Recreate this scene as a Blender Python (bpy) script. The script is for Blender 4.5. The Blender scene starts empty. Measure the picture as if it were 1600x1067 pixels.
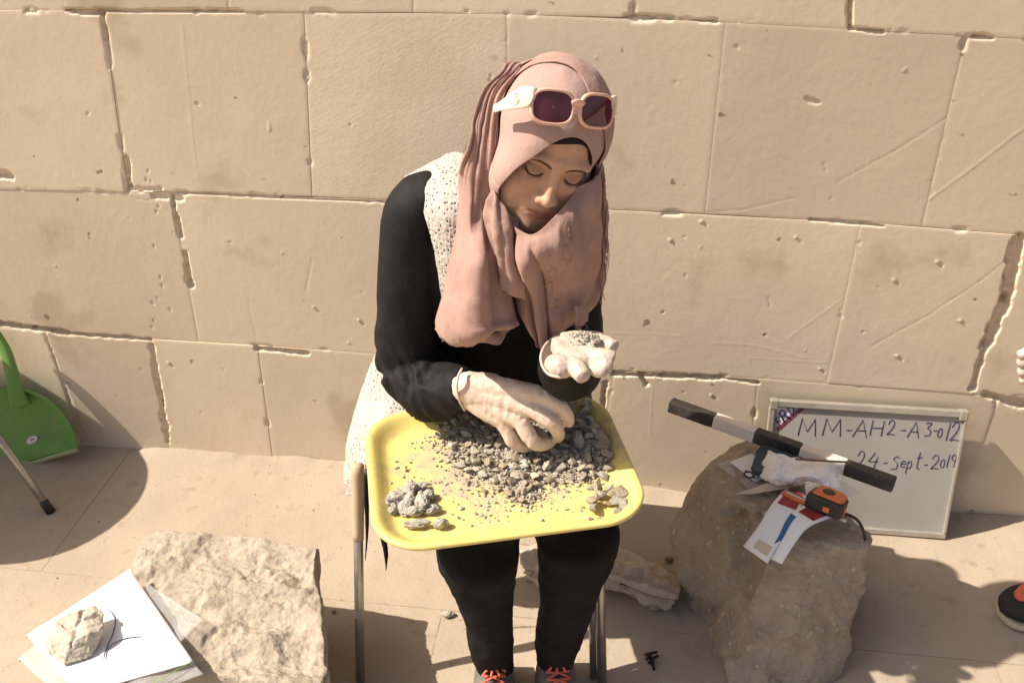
import bpy, bmesh, math, random
import numpy as np
from mathutils import Vector, Matrix

random.seed(7); RNG = np.random.default_rng(7)
SC = bpy.context.scene
COL = SC.collection

# ------------------------------------------------------------------ camera, sky, sun, exposure
FPX = 1500.0                                   # focal length for a 1600 x 1067 frame
CAM = np.array([0.0, -1.8842, 1.6])
def _axes(p, y, r):
    cp, sp, cy, sy = math.cos(p), math.sin(p), math.cos(y), math.sin(y)
    f = np.array([-sy*cp, cy*cp, -sp]); rt = np.array([cy, sy, 0.0]); up = np.cross(rt, f)
    c, s = math.cos(r), math.sin(r)
    return np.array([c*rt + s*up, -s*rt + c*up, f])
AX = _axes(0.5576, 0.1316, -0.0068)
cd = bpy.data.cameras.new('camera'); cam = bpy.data.objects.new('camera', cd); COL.objects.link(cam)
cd.sensor_width = 36.0; cd.lens = FPX/1600*36; cd.clip_start = 0.05; cd.clip_end = 2000
m = Matrix.Identity(4)
for i in range(3):
    m[i][0] = AX[0][i]; m[i][1] = AX[1][i]; m[i][2] = -AX[2][i]; m[i][3] = CAM[i]
cam.matrix_world = m
SC.camera = cam

SUN_EL, SUN_AZ = math.radians(47), math.radians(10)      # azimuth of travel, from +X towards the wall (+Y)
SUN_DIR = Vector((math.cos(SUN_EL)*math.cos(SUN_AZ), math.cos(SUN_EL)*math.sin(SUN_AZ), -math.sin(SUN_EL)))
w = bpy.data.worlds.new('World'); SC.world = w; w.use_nodes = True
nt = w.node_tree
sky = nt.nodes.new('ShaderNodeTexSky'); sky.sky_type = 'NISHITA'; sky.sun_disc = False
sky.sun_elevation = SUN_EL; sky.sun_rotation = math.atan2(-SUN_DIR.x, -SUN_DIR.y)
sky.air_density = 1.0; sky.dust_density = 4.0; sky.ozone_density = 1.0
bg = nt.nodes['Background']; bg.inputs['Strength'].default_value = 0.083
nt.links.new(sky.outputs[0], bg.inputs[0])
sl = bpy.data.lights.new('sun', 'SUN'); sl.energy = 5.0; sl.angle = math.radians(0.53); sl.color = (1.0, 0.915, 0.79)
so = bpy.data.objects.new('sun', sl); COL.objects.link(so)
so.rotation_euler = SUN_DIR.to_track_quat('-Z', 'Y').to_euler(); so.location = (-3, -2, 4)
vs = SC.view_settings
vs.view_transform = 'Standard'; vs.look = 'None'; vs.gamma = 1.0; vs.exposure = 0.6; vs.use_curve_mapping = False
SC.cycles.max_bounces = 6; SC.cycles.diffuse_bounces = 4; SC.cycles.use_denoising = True
SC.cycles.use_adaptive_sampling = True; SC.cycles.adaptive_threshold = 0.02

# ------------------------------------------------------------------ layout helpers
def _ray(px, py):
    return (px-800)/FPX*AX[0] - (py-533.5)/FPX*AX[1] + AX[2]
def at(px, py, Y):                              # the point of the place seen there, at depth Y (wall face = 0)
    d = _ray(px, py); return CAM + d*((Y-CAM[1])/d[1])
def atz(px, py, z=0.0):                         # the same, at height z
    d = _ray(px, py); return CAM + d*((z-CAM[2])/d[2])

def vnoise(P, seed=0):
    P = np.asarray(P, float); i = np.floor(P).astype(np.int64); f = P-i; f = f*f*(3-2*f)
    def h(a, b, c):
        n = (a*374761393 + b*668265263 + c*2147483647 + seed*1274126177) & 0x7fffffff
        n = ((n ^ (n >> 13))*1274126177) & 0x7fffffff
        n = ((n ^ (n >> 15))*668265263) & 0x7fffffff
        return ((n ^ (n >> 16)) & 0xffff)/65535.0
    x, y, z = i[..., 0], i[..., 1], i[..., 2]; fx, fy, fz = f[..., 0], f[..., 1], f[..., 2]
    def l(a, b, t): return a+(b-a)*t
    return l(l(l(h(x,y,z),h(x+1,y,z),fx), l(h(x,y+1,z),h(x+1,y+1,z),fx), fy),
             l(l(h(x,y,z+1),h(x+1,y,z+1),fx), l(h(x,y+1,z+1),h(x+1,y+1,z+1),fx), fy), fz)*2-1
def fbm(P, scale, octs=4, seed=0):
    P = np.asarray(P, float)*scale; a = 1.0; s = 0; 
    for k in range(octs):
        s = s + a*vnoise(P*(2.03**k)+17.3*k, seed+k); a *= 0.5
    return s
def sstep(a, b, x):
    t = np.clip((x-a)/(b-a), 0, 1); return t*t*(3-2*t)

def raw(name, V, F, mats, smooth=True, mi=None):
    me = bpy.data.meshes.new(name)
    V = np.asarray(V, float).reshape(-1, 3)
    me.from_pydata(V.tolist(), [], [tuple(int(q) for q in f) for f in F])
    for mm in (mats if isinstance(mats, (list, tuple)) else [mats]):
        if mm: me.materials.append(mm)
    if mi is not None: me.polygons.foreach_set('material_index', np.asarray(mi, np.int32))
    me.polygons.foreach_set('use_smooth', np.full(len(me.polygons), smooth))
    me.update(); return me
def obj(name, me, parent=None, loc=None, rot=None, scale=None):
    o = bpy.data.objects.new(name, me); COL.objects.link(o)
    if parent: o.parent = parent
    if loc is not None: o.location = loc
    if rot is not None: o.rotation_euler = rot
    if scale is not None: o.scale = scale
    return o
def tag(o, label, cat=None, group=None, kind=None):
    if label: o['label'] = label
    if cat: o['category'] = cat
    if group: o['group'] = group
    if kind: o['kind'] = kind
    return o
def empty(name, label, cat, loc=(0,0,0), group=None):
    o = bpy.data.objects.new(name, None); COL.objects.link(o); o.location = loc; o.empty_display_size = .05
    return tag(o, label, cat, group)
class MB:
    def __init__(s): s.V = []; s.F = []; s.M = []; s.n = 0
    def add(s, V, F, mi=0):
        V = np.asarray(V, float).reshape(-1, 3)
        s.F += [tuple(int(i)+s.n for i in f) for f in F]; s.M += [mi]*len(F)
        s.V.append(V); s.n += len(V); return s
    def me(s, name, mats, smooth=True): return raw(name, np.concatenate(s.V), s.F, mats, smooth, s.M)
    def obj(s, name, mats, parent=None, smooth=True, **k): return obj(name, s.me(name, mats, smooth), parent, **k)
def gridF(nu, nv, wrap=False, off=0):
    F = []
    for i in range(nu-1):
        for j in range(nv if wrap else nv-1):
            a = i*nv+j; b = i*nv+(j+1) % nv
            F.append((off+a, off+b, off+b+nv, off+a+nv))
    return F
def cr(P, n):
    """Catmull-Rom resample of points along axis 0 to n samples"""
    P = np.asarray(P, float); k = len(P)
    if k == 2: 
        t = np.linspace(0, 1, n).reshape((-1,)+(1,)*(P.ndim-1)); return P[0]*(1-t)+P[1]*t
    Q = np.concatenate([[2*P[0]-P[1]], P, [2*P[-1]-P[-2]]])
    t = np.linspace(0, k-1, n); i = np.minimum(t.astype(int), k-2); f = (t-i).reshape((-1,)+(1,)*(P.ndim-1))
    p0, p1, p2, p3 = Q[i], Q[i+1], Q[i+2], Q[i+3]
    return .5*(2*p1+(p2-p0)*f+(2*p0-5*p1+4*p2-p3)*f**2+(3*p1-p0-3*p2+p3)*f**3)
def patch(C, nu, nv):
    return np.swapaxes(cr(np.swapaxes(cr(C, nu), 0, 1), nv), 0, 1)
def gnormals(G, wrap=False):
    du = np.gradient(G, axis=0); dv = np.gradient(G, axis=1)
    if wrap: dv = (np.roll(G, -1, 1)-np.roll(G, 1, 1))/2
    n = np.cross(du, dv); return n/(np.linalg.norm(n, axis=-1, keepdims=True)+1e-12)
def norm(v): v = np.asarray(v, float); return v/(np.linalg.norm(v)+1e-12)
def tubeVF(pts, rx, ry=None, n=16, side=None, res=None, cap=True, power=2.0):
    P = np.asarray(pts, float); rx = np.asarray(rx, float)*np.ones(len(P)); ry = rx if ry is None else np.asarray(ry, float)*np.ones(len(P))
    if res:
        rr = cr(np.stack([rx, ry], 1), res); P = cr(P, res); rx, ry = np.maximum(rr[:, 0], 1e-4), np.maximum(rr[:, 1], 1e-4)
    T = np.gradient(P, axis=0); T /= np.linalg.norm(T, axis=1, keepdims=True)+1e-12
    S = np.zeros_like(P); s = norm(side if side is not None else (np.cross(T[0], [0,0,1]) if abs(T[0][2]) < .9 else np.cross(T[0], [0,1,0])))
    for i in range(len(P)):
        if side is not None: s = np.asarray(side, float)
        s = norm(s-T[i]*np.dot(s, T[i])); S[i] = s
    B = np.cross(T, S)
    a = np.linspace(0, 2*np.pi, n, endpoint=False)
    ca, sa = np.cos(a), np.sin(a)
    if power != 2.0:
        ca = np.sign(ca)*np.abs(ca)**(2/power); sa = np.sign(sa)*np.abs(sa)**(2/power)
    V = P[:, None]+S[:, None]*(ca[None, :, None]*rx[:, None, None])+B[:, None]*(sa[None, :, None]*ry[:, None, None])
    m_ = len(P); F = gridF(m_, n, True); V = V.reshape(-1, 3)
    if cap:
        V = np.concatenate([V, [P[0]-T[0]*rx[0]*.35, P[-1]+T[-1]*rx[-1]*.35]])
        for j in range(n):
            F.append((m_*n, (j+1) % n, j)); F.append((m_*n+1, (m_-1)*n+j, (m_-1)*n+(j+1) % n))
    return V, F
def boxVF(c, h, R=None, bev=0.0):
    """box with chamfered edges: centre, half sizes, rotation matrix (columns = axes)"""
    h = np.asarray(h, float); V = []; F = []
    R = np.eye(3) if R is None else np.asarray(R, float)
    if bev <= 0:
        V = [(x, y, z) for x in (-1,1) for y in (-1,1) for z in (-1,1)]; V = np.array(V)*h
        F = [(0,1,3,2),(4,6,7,5),(0,4,5,1),(2,3,7,6),(0,2,6,4),(1,5,7,3)]
    else:
        bm = bmesh.new(); bmesh.ops.create_cube(bm, size=2)
        for v in bm.verts: v.co = Vector(np.array(v.co)*h)
        bmesh.ops.bevel(bm, geom=bm.edges[:], offset=bev, segments=2, affect='EDGES', profile=.5)
        bm.verts.index_update(); V = np.array([v.co[:] for v in bm.verts]); F = [tuple(v.index for v in f.verts) for f in bm.faces]; bm.free()
    return V@R.T+np.asarray(c, float), F
def remeshed(name, mb, voxel, smooth_it=4, mats=None):
    o = obj(name+'_raw', mb.me(name, None))
    r = o.modifiers.new('r', 'REMESH'); r.mode = 'VOXEL'; r.voxel_size = voxel; r.use_smooth_shade = True
    if smooth_it:
        s = o.modifiers.new('s', 'SMOOTH'); s.iterations = smooth_it; s.factor = .5
    dg = bpy.context.evaluated_depsgraph_get()
    me = bpy.data.meshes.new_from_object(o.evaluated_get(dg)); me.name = name
    old = o.data; bpy.data.objects.remove(o); bpy.data.meshes.remove(old)
    for mm in (mats or []): me.materials.append(mm)
    me.polygons.foreach_set('use_smooth', np.full(len(me.polygons), True))
    return me
def getV(me):
    a = np.empty(len(me.vertices)*3); me.vertices.foreach_get('co', a); return a.reshape(-1, 3)
def setV(me, V): me.vertices.foreach_set('co', np.asarray(V).ravel()); me.update()
def getN(me):
    a = np.empty(len(me.vertices)*3); me.vertices.foreach_get('normal', a); return a.reshape(-1, 3)
def solidify(o, t, off=-1):
    s = o.modifiers.new('thickness', 'SOLIDIFY'); s.thickness = t; s.offset = off; return o

# ------------------------------------------------------------------ materials
def mat(name, col, rough=.8, var=None, vscale=8, vdet=6, bump=0, bscale=60, bdist=.002, bdet=6, spec=.3, metal=0, sheen=0, sss=0, fine=None, trans=0, alpha=1, spots=None, coord='Object', coat=0):
    m = bpy.data.materials.new(name); m.use_nodes = True; t = m.node_tree; b = t.nodes['Principled BSDF']; L = t.links.new
    b.inputs['Roughness'].default_value = rough; b.inputs['Metallic'].default_value = metal
    b.inputs['Specular IOR Level'].default_value = spec; b.inputs['Sheen Weight'].default_value = sheen
    b.inputs['Subsurface Weight'].default_value = sss; b.inputs['Subsurface Scale'].default_value = .01
    b.inputs['Transmission Weight'].default_value = trans; b.inputs['Alpha'].default_value = alpha
    b.inputs['Coat Weight'].default_value = coat
    c = (*col, 1)
    b.inputs['Base Color'].default_value = c
    tc = t.nodes.new('ShaderNodeTexCoord'); co = tc.outputs[coord] if coord != 'World' else t.nodes.new('ShaderNodeNewGeometry').outputs['Position']
    out = None
    def noise(s, d, r=.55):
        n = t.nodes.new('ShaderNodeTexNoise'); n.inputs['Scale'].default_value = s; n.inputs['Detail'].default_value = d; n.inputs['Roughness'].default_value = r; L(co, n.inputs['Vector']); return n.outputs['Fac']
    def mix(a, bb, fac):
        x = t.nodes.new('ShaderNodeMix'); x.data_type = 'RGBA'
        for s, v in ((x.inputs[6], a), (x.inputs[7], bb)):
            if isinstance(v, tuple): s.default_value = v
            else: L(v, s)
        L(fac, x.inputs[0]); return x.outputs[2]
    def ramp(f, lo, hi):
        r = t.nodes.new('ShaderNodeMapRange'); r.inputs[1].default_value = lo; r.inputs[2].default_value = hi; L(f, r.inputs[0]); return r.outputs[0]
    out = c
    if var:
        out = mix(c, (*var, 1), ramp(noise(vscale, vdet), .35, .65))
    if fine:
        out = mix(out, (*fine[0], 1), ramp(noise(fine[1], 4), fine[2], fine[2]+.08))
    if spots:
        out = mix(out, (*spots[0], 1), ramp(noise(spots[1], 2, .5), spots[2], spots[2]+.03))
    if not isinstance(out, tuple): L(out, b.inputs['Base Color'])
    if bump:
        bp = t.nodes.new('ShaderNodeBump'); bp.inputs['Strength'].default_value = bump; bp.inputs['Distance'].default_value = bdist
        L(noise(bscale, bdet, .6), bp.inputs['Height']); L(bp.outputs[0], b.inputs['Normal'])
    m['bsdf'] = b.name
    return m
def nodes(m): return m.node_tree, m.node_tree.nodes['Principled BSDF'], m.node_tree.links.new
def stripes(m, scale, rot, dist, strength=.6, distort=1.5):
    """adds fine saw lines to a material's relief"""
    t, b, L = nodes(m); tc = t.nodes.new('ShaderNodeTexCoord'); mp = t.nodes.new('ShaderNodeMapping'); mp.inputs['Rotation'].default_value = rot
    wv = t.nodes.new('ShaderNodeTexWave'); wv.inputs['Scale'].default_value = scale; wv.inputs['Distortion'].default_value = distort; wv.inputs['Detail'].default_value = 3; wv.inputs['Detail Scale'].default_value = 2
    L(tc.outputs['Object'], mp.inputs[0]); L(mp.outputs[0], wv.inputs[0])
    bp = t.nodes.new('ShaderNodeBump'); bp.inputs['Strength'].default_value = strength; bp.inputs['Distance'].default_value = dist
    L(wv.outputs['Fac'], bp.inputs['Height'])
    if b.inputs['Normal'].links: L(b.inputs['Normal'].links[0].from_socket, bp.inputs['Normal'])
    L(bp.outputs[0], b.inputs['Normal']); return m

def per_object(m, lo=.9, hi=1.06):
    t, b, L = nodes(m); oi = t.nodes.new('ShaderNodeObjectInfo'); r = t.nodes.new('ShaderNodeMapRange'); r.inputs[3].default_value = lo; r.inputs[4].default_value = hi; L(oi.outputs['Random'], r.inputs[0])
    mx = t.nodes.new('ShaderNodeVectorMath'); mx.operation = 'SCALE'; L(b.inputs['Base Color'].links[0].from_socket, mx.inputs[0]); L(r.outputs[0], mx.inputs['Scale']); L(mx.outputs[0], b.inputs['Base Color'])
LIME = (.78, .65, .49); LIME2 = (.70, .575, .425)
M = {}
M['wall'] = mat('limestone', LIME, .92, LIME2, 2.2, 9, bump=.5, bscale=60, bdist=.0010, bdet=12, spec=.1, fine=((.62,.495,.355), 4, .60), spots=((.36,.27,.19), 26, .715), coord='World')
M['sawn'] = stripes(mat('sawn_limestone', (.78,.655,.50), .92, LIME2, 3.5, 8, bump=.4, bscale=60, bdist=.0012, spec=.1, fine=((.42,.33,.23), 9, .68), coord='World'), 34, (0, math.radians(-62), 0), .0006, .07, 7)
per_object(M['wall'], .88, 1.05); per_object(M['sawn'], .98, 1.04)
M['mortar'] = mat('mortar', (.66,.55,.41), .95, (.56,.46,.34), 30, 6, bump=1, bscale=150, bdist=.004, spec=.1, coord='World')
M['floor'] = mat('dusty_paving', (.42,.343,.26), .9, (.35,.282,.212), 2.6, 10, bump=.7, bscale=90, bdist=.0022, bdet=10, spec=.12, fine=((.34,.27,.195), 26, .60), spots=((.15,.11,.075), 55, .735), coord='World')
M['dirt'] = mat('joint_dust', (.38,.295,.205), .95, (.3,.23,.16), 40, 5, bump=.7, bscale=200, bdist=.002, spec=.1, coord='World')
M['block'] = mat('rough_limestone', (.43,.36,.28), .95, (.35,.29,.225), 14, 8, bump=1, bscale=70, bdist=.006, bdet=10, spec=.1, fine=((.33,.27,.2), 28, .62))
M['chalk'] = mat('chalky_stone', (.56,.49,.40), .95, (.47,.40,.31), 30, 6, bump=.8, bscale=140, bdist=.003, spec=.1, fine=((.38,.31,.23), 70, .62))
M['boulder'] = mat('boulder_stone', (.45,.36,.265), .9, (.34,.265,.19), 13, 10, bump=1, bscale=60, bdist=.012, bdet=10, spec=.2, fine=((.56,.47,.36), 60, .62))
M['black'] = mat('black_jersey', (.010,.0085,.009), .7, (.014,.012,.0125), 30, 3, bump=.4, bscale=260, bdist=.0010, spec=.2)
M['trouser'] = mat('black_trouser_cloth', (.010,.008,.009), .85, (.014,.012,.012), 20, 3, bump=.3, bscale=700, bdist=.0006, spec=.16)
M['scarf'] = mat('dusty_pink_cloth', (.385,.24,.197), .9, (.335,.205,.168), 22, 4, bump=.55, bscale=190, bdist=.0016, bdet=8, spec=.12, sheen=.1)
M['band'] = mat('pale_pink_cloth', (.41,.272,.235), .9, (.38,.25,.212), 18, 4, bump=.55, bscale=190, bdist=.0016, bdet=8, spec=.12, sheen=.1)
M['skin'] = mat('skin', (.55,.325,.215), .5, (.50,.28,.18), 70, 5, bump=.3, bscale=650, bdist=.0006, spec=.3, sss=.05, fine=((.47,.255,.165), 140, .60))
M['cap'] = mat('black_under_cap', (.012,.010,.011), .8, bump=.2, bscale=900, bdist=.0005)
M['brow'] = mat('brow_hair', (.10,.056,.036), .8)
M['lash'] = mat('lash_hair', (.035,.021,.016), .7)
M['glove'] = mat('latex_glove', (.71,.58,.475), .40, (.67,.50,.39), 60, 4, bump=.5, bscale=120, bdist=.002, spec=.4, sss=.15)
M['glovew'] = mat('white_latex_glove', (.55,.465,.385), .42, (.48,.375,.30), 45, 4, bump=.7, bscale=120, bdist=.003, spec=.4, sss=.12, fine=((.6,.53,.45), 90, .6))
M['frame'] = mat('peach_plastic', (.72,.42,.30), .25, (.74,.47,.35), 20, 2, spec=.5, sss=.1)
M['temple'] = mat('cream_plastic', (.74,.64,.50), .25, spec=.5)
M['lens'] = mat('dark_plum_lens', (.13,.028,.036), .06, (.08,.018,.022), 12, 1, spec=.6)
M['metal'] = mat('brushed_metal', (.48,.46,.44), .35, (.40,.37,.34), 40, 3, metal=.85, bump=.1, bscale=300, bdist=.0005)
M['tan'] = mat('tan_plastic', (.50,.37,.235), .55, (.44,.32,.2), 30, 3, spec=.4)
M['blackplastic'] = mat('black_plastic', (.016,.015,.015), .45, (.03,.027,.025), 40, 5, spec=.4, bump=.2, bscale=200, bdist=.0005)
M['worn'] = mat('worn_black_paint', (.022,.020,.019), .5, (.045,.04,.036), 30, 6, spec=.4, bump=.3, bscale=200, bdist=.0006, fine=((.12,.105,.09), 60, .64))
M['white'] = mat('white_paint', (.72,.64,.56), .6, (.64,.55,.47), 25, 5, spec=.3)
M['paper'] = mat('white_paper', (.80,.785,.77), .75, (.77,.75,.73), 8, 3, bump=.15, bscale=30, bdist=.002, spec=.2)
M['tissue'] = mat('white_tissue', (.80,.76,.72), .9, bump=.5, bscale=120, bdist=.001, spec=.1)
M['ink'] = mat('blue_ink', (.03,.03,.10), .5)
M['penblue'] = mat('blue_pen', (.10,.10,.26), .5)
M['purple'] = mat('plum_print', (.19,.05,.09), .6)
M['board'] = mat('whiteboard_face', (.385,.36,.325), .35, (.345,.32,.285), 6, 5, spec=.4)
M['alu'] = mat('grey_aluminium', (.50,.46,.40), .4, (.42,.38,.32), 30, 4, metal=.5, spec=.5)
M['green'] = mat('green_plastic', (.16,.32,.075), .6, (.135,.28,.065), 9, 4, spec=.3, bump=.25, bscale=80, bdist=.001, fine=((.22,.27,.12), 22, .58))
M['greenlip'] = mat('pale_lip', (.42,.45,.24), .5)
M['orange'] = mat('orange_plastic', (.62,.16,.035), .4, (.55,.14,.03), 30, 3, spec=.45)
M['coral'] = mat('coral_lace', (.62,.15,.095), .8, (.5,.11,.07), 200, 2, bump=.5, bscale=600, bdist=.001)
M['shoe'] = mat('grey_shoe', (.17,.15,.13), .8, (.13,.115,.1), 60, 3, bump=.4, bscale=500, bdist=.001)
M['darkshoe'] = mat('black_shoe', (.02,.02,.021), .7, bump=.3, bscale=400, bdist=.001)
M['sole'] = mat('pale_sole', (.50,.43,.30), .7, (.4,.34,.24), 40, 3)
M['cloth'] = mat('dirty_cloth', (.52,.43,.35), .95, (.43,.34,.265), 15, 6, bump=.7, bscale=120, bdist=.003, spec=.1)
M['blue'] = mat('blue_print', (.03,.11,.25), .5)
M['red'] = mat('red_print', (.42,.06,.055), .5, (.2,.03,.03), 60, 3)
M['navy'] = mat('dark_teal_pouch', (.035,.05,.06), .6, (.05,.07,.08), 25, 3, bump=.5, bscale=90, bdist=.002)
M['wood'] = mat('brown_wood', (.22,.12,.06), .6, (.15,.08,.04), 60, 3)
M['card'] = mat('beige_card', (.56,.47,.35), .8)
M['twig'] = mat('charred_plant', (.02,.017,.014), .9)
M['grn'] = mat('green_line', (.25,.42,.12), .5)
M['yellow'] = None
STONES = [mat('grey_tan_stone', (.47,.405,.315), .95, (.37,.315,.24), 2.2, 5, bump=.45, bscale=5, bdist=.12, fine=((0.52, 0.45, 0.34), 3.5, .58), spec=.1),
          mat('pale_stone', (.58,.52,.42), .95, (.48,.42,.335), 2.2, 5, bump=.45, bscale=5, bdist=.12, fine=((0.64, 0.57, 0.45), 3.5, .58), spec=.1),
          mat('brown_stone', (.40,.32,.23), .95, (.32,.255,.185), 2.2, 5, bump=.45, bscale=5, bdist=.12, fine=((0.46, 0.36, 0.25), 3.5, .58), spec=.1),
          mat('white_plaster_lump', (.66,.60,.51), .95, (.54,.48,.40), 2.2, 5, bump=.6, bscale=5, bdist=.15, fine=((0.72, 0.66, 0.57), 3.5, .58), spec=.1),
          mat('grey_stone', (.42,.38,.32), .95, (.33,.30,.25), 2.2, 5, bump=.45, bscale=5, bdist=.12, fine=((0.46, 0.41, 0.33), 3.5, .58), spec=.1),
          mat('pink_sherd', (.46,.34,.255), .95, (.38,.28,.2), 2.2, 5, bump=.45, bscale=5, bdist=.12, fine=((0.54, 0.42, 0.32), 3.5, .58), spec=.1)]
def bag_mat():
    m = mat('clear_plastic_bag', (.86,.85,.83), .25, spec=.5, bump=.6, bscale=35, bdist=.004)
    t, b, L = nodes(m); tr = t.nodes.new('ShaderNodeBsdfTransparent'); mx = t.nodes.new('ShaderNodeMixShader'); mx.inputs[0].default_value = .17
    L(tr.outputs[0], mx.inputs[1]); L(b.outputs[0], mx.inputs[2]); L(mx.outputs[0], t.nodes['Material Output'].inputs[0]); return m
M['bag'] = bag_mat()
def vest_mat():
    m = mat('white_crochet', (.53,.48,.43), .95, (.44,.39,.345), 90, 3, spec=.1)
    t, b, L = nodes(m); tc = t.nodes.new('ShaderNodeTexCoord'); mp = t.nodes.new('ShaderNodeMapping'); mp.inputs['Scale'].default_value = (1, 1, .75)
    L(tc.outputs['Object'], mp.inputs[0])
    v = t.nodes.new('ShaderNodeTexVoronoi'); v.inputs['Scale'].default_value = 150; v.inputs['Randomness'].default_value = .55; L(mp.outputs[0], v.inputs['Vector'])
    r = t.nodes.new('ShaderNodeMapRange'); r.inputs[1].default_value = .20; r.inputs[2].default_value = .30; L(v.outputs['Distance'], r.inputs[0])
    n = t.nodes.new('ShaderNodeTexNoise'); n.inputs['Scale'].default_value = 300; L(tc.outputs['Object'], n.inputs['Vector'])
    ad = t.nodes.new('ShaderNodeMath'); ad.operation = 'MULTIPLY_ADD'; ad.inputs[1].default_value = .6; L(n.outputs['Fac'], ad.inputs[0]); L(v.outputs['Distance'], ad.inputs[2])
    bp = t.nodes.new('ShaderNodeBump'); bp.inputs['Strength'].default_value = .9; bp.inputs['Distance'].default_value = .0022; L(ad.outputs[0], bp.inputs['Height']); L(bp.outputs[0], b.inputs['Normal'])
    gt = t.nodes.new('ShaderNodeTexNoise'); gt.inputs['Scale'].default_value = 14; L(tc.outputs['Object'], gt.inputs['Vector'])
    g2 = t.nodes.new('ShaderNodeMapRange'); g2.inputs[1].default_value = .42; g2.inputs[2].default_value = .5; L(gt.outputs['Fac'], g2.inputs[0])
    mx = t.nodes.new('ShaderNodeMath'); mx.operation = 'MAXIMUM'; L(r.outputs[0], mx.inputs[0])
    iv = t.nodes.new('ShaderNodeMath'); iv.operation = 'SUBTRACT'; iv.inputs[0].default_value = .85; L(g2.outputs[0], iv.inputs[1]); L(iv.outputs[0], mx.inputs[1])
    L(mx.outputs[0], b.inputs['Alpha']); return m
M['vest'] = vest_mat()
# ------------------------------------------------------------------ ground and paving
gz = -.03
me = raw('ground', [(-400,-400,gz-.02),(400,-400,gz-.02),(400,400,gz-.02),(-400,400,gz-.02)], [(0,1,2,3)], M['floor'])
tag(obj('ground', me), None, kind='structure')
floor = obj('floor', raw('floor', [(-4,-4.5,-.0012),(4,-4.5,-.0012),(4,.3,-.0012),(-4,.3,-.0012)], [(0,1,2,3)], M['dirt']))
tag(floor, None, kind='structure')
def slab(x0, x1, y0, y1, fine):
    nx, ny = (int((x1-x0)/.012)+2, int((y1-y0)/.012)+2) if fine else (5, 5)
    g = .0006
    X, Yv = np.meshgrid(np.linspace(x0+g, x1-g, nx), np.linspace(y0+g, y1-g, ny), indexing='ij')
    P = np.stack([X, Yv, np.zeros_like(X)], -1)
    e = np.minimum(np.minimum(X-x0, x1-X), np.minimum(Yv-y0, y1-Yv))
    z = .0006*fbm(P, 5, 3, 3)+.0006*fbm(P, 40, 3, 5)-.0003*np.exp(-(e/.004)**2)
    if fine: z += .016*np.exp(-((Yv+.0)/.035)**2)*(.7+.6*fbm(P, 11, 3, 9))*(X > -1.25)    # dust banked up against the wall
    P[..., 2] = z+random.uniform(-.0003, .0003)
    V = P.reshape(-1, 3); F = [f[::-1] for f in gridF(nx, ny)]
    ring = [i*ny for i in range(nx)]+[(nx-1)*ny+j for j in range(1, ny)]+[i*ny+ny-1 for i in range(nx-2, -1, -1)]+[j for j in range(ny-2, 0, -1)]
    n0 = len(V); up2 = V[ring].copy(); low = up2.copy(); low[:, 2] = -.02
    V = np.concatenate([V, up2, low]); k = len(ring)
    F += [(n0+i, n0+k+i, n0+k+(i+1) % k, n0+(i+1) % k) for i in range(k)]
    return V, F
ys = [.0, -.452, -.95, -1.4, -1.9, -2.5, -3.2, -3.9]
for r in range(7):
    xs = [[-2.3, -1.28, -.02, 1.06, 2.4], [-2.3, -1.62, -1.0, -.345, .115, .80, 1.5, 2.4], [-2.3, -1.72, -1.02, -.55, -.02, .5, 1.05, 1.6, 2.4]][r % 3]
    for a, b in zip(xs[:-1], xs[1:]):
        V, F = slab(a, b, ys[r+1], ys[r], r < 3 and a > -1.8 and b < 1.3)
        obj('paving_slab', raw('paving_slab', V, F, M['floor']), floor)

# ------------------------------------------------------------------ the limestone wall
wall = empty('stone_wall', 'tall wall of large pale limestone blocks behind the seated woman', 'wall', (0,0,0))
LINES = [[(-500,14),(0,17),(640,20),(960,26),(1134,36),(1600,60),(2100,90)],
         [(-500,285),(0,295),(480,307),(620,312),(960,329),(1100,334),(1255,342),(1440,354),(1600,368),(2100,410)],
         [(-500,480),(0,512),(240,530),(400,540),(580,553),(960,580),(1160,590),(1360,603),(1560,618),(2100,655)]]
def ly(k, x): L_ = np.array(LINES[k]); return float(np.interp(x, L_[:, 0], L_[:, 1]))
def wp(px, py): p = at(px, py, 0.0); return np.array([p[0], p[2]])
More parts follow.
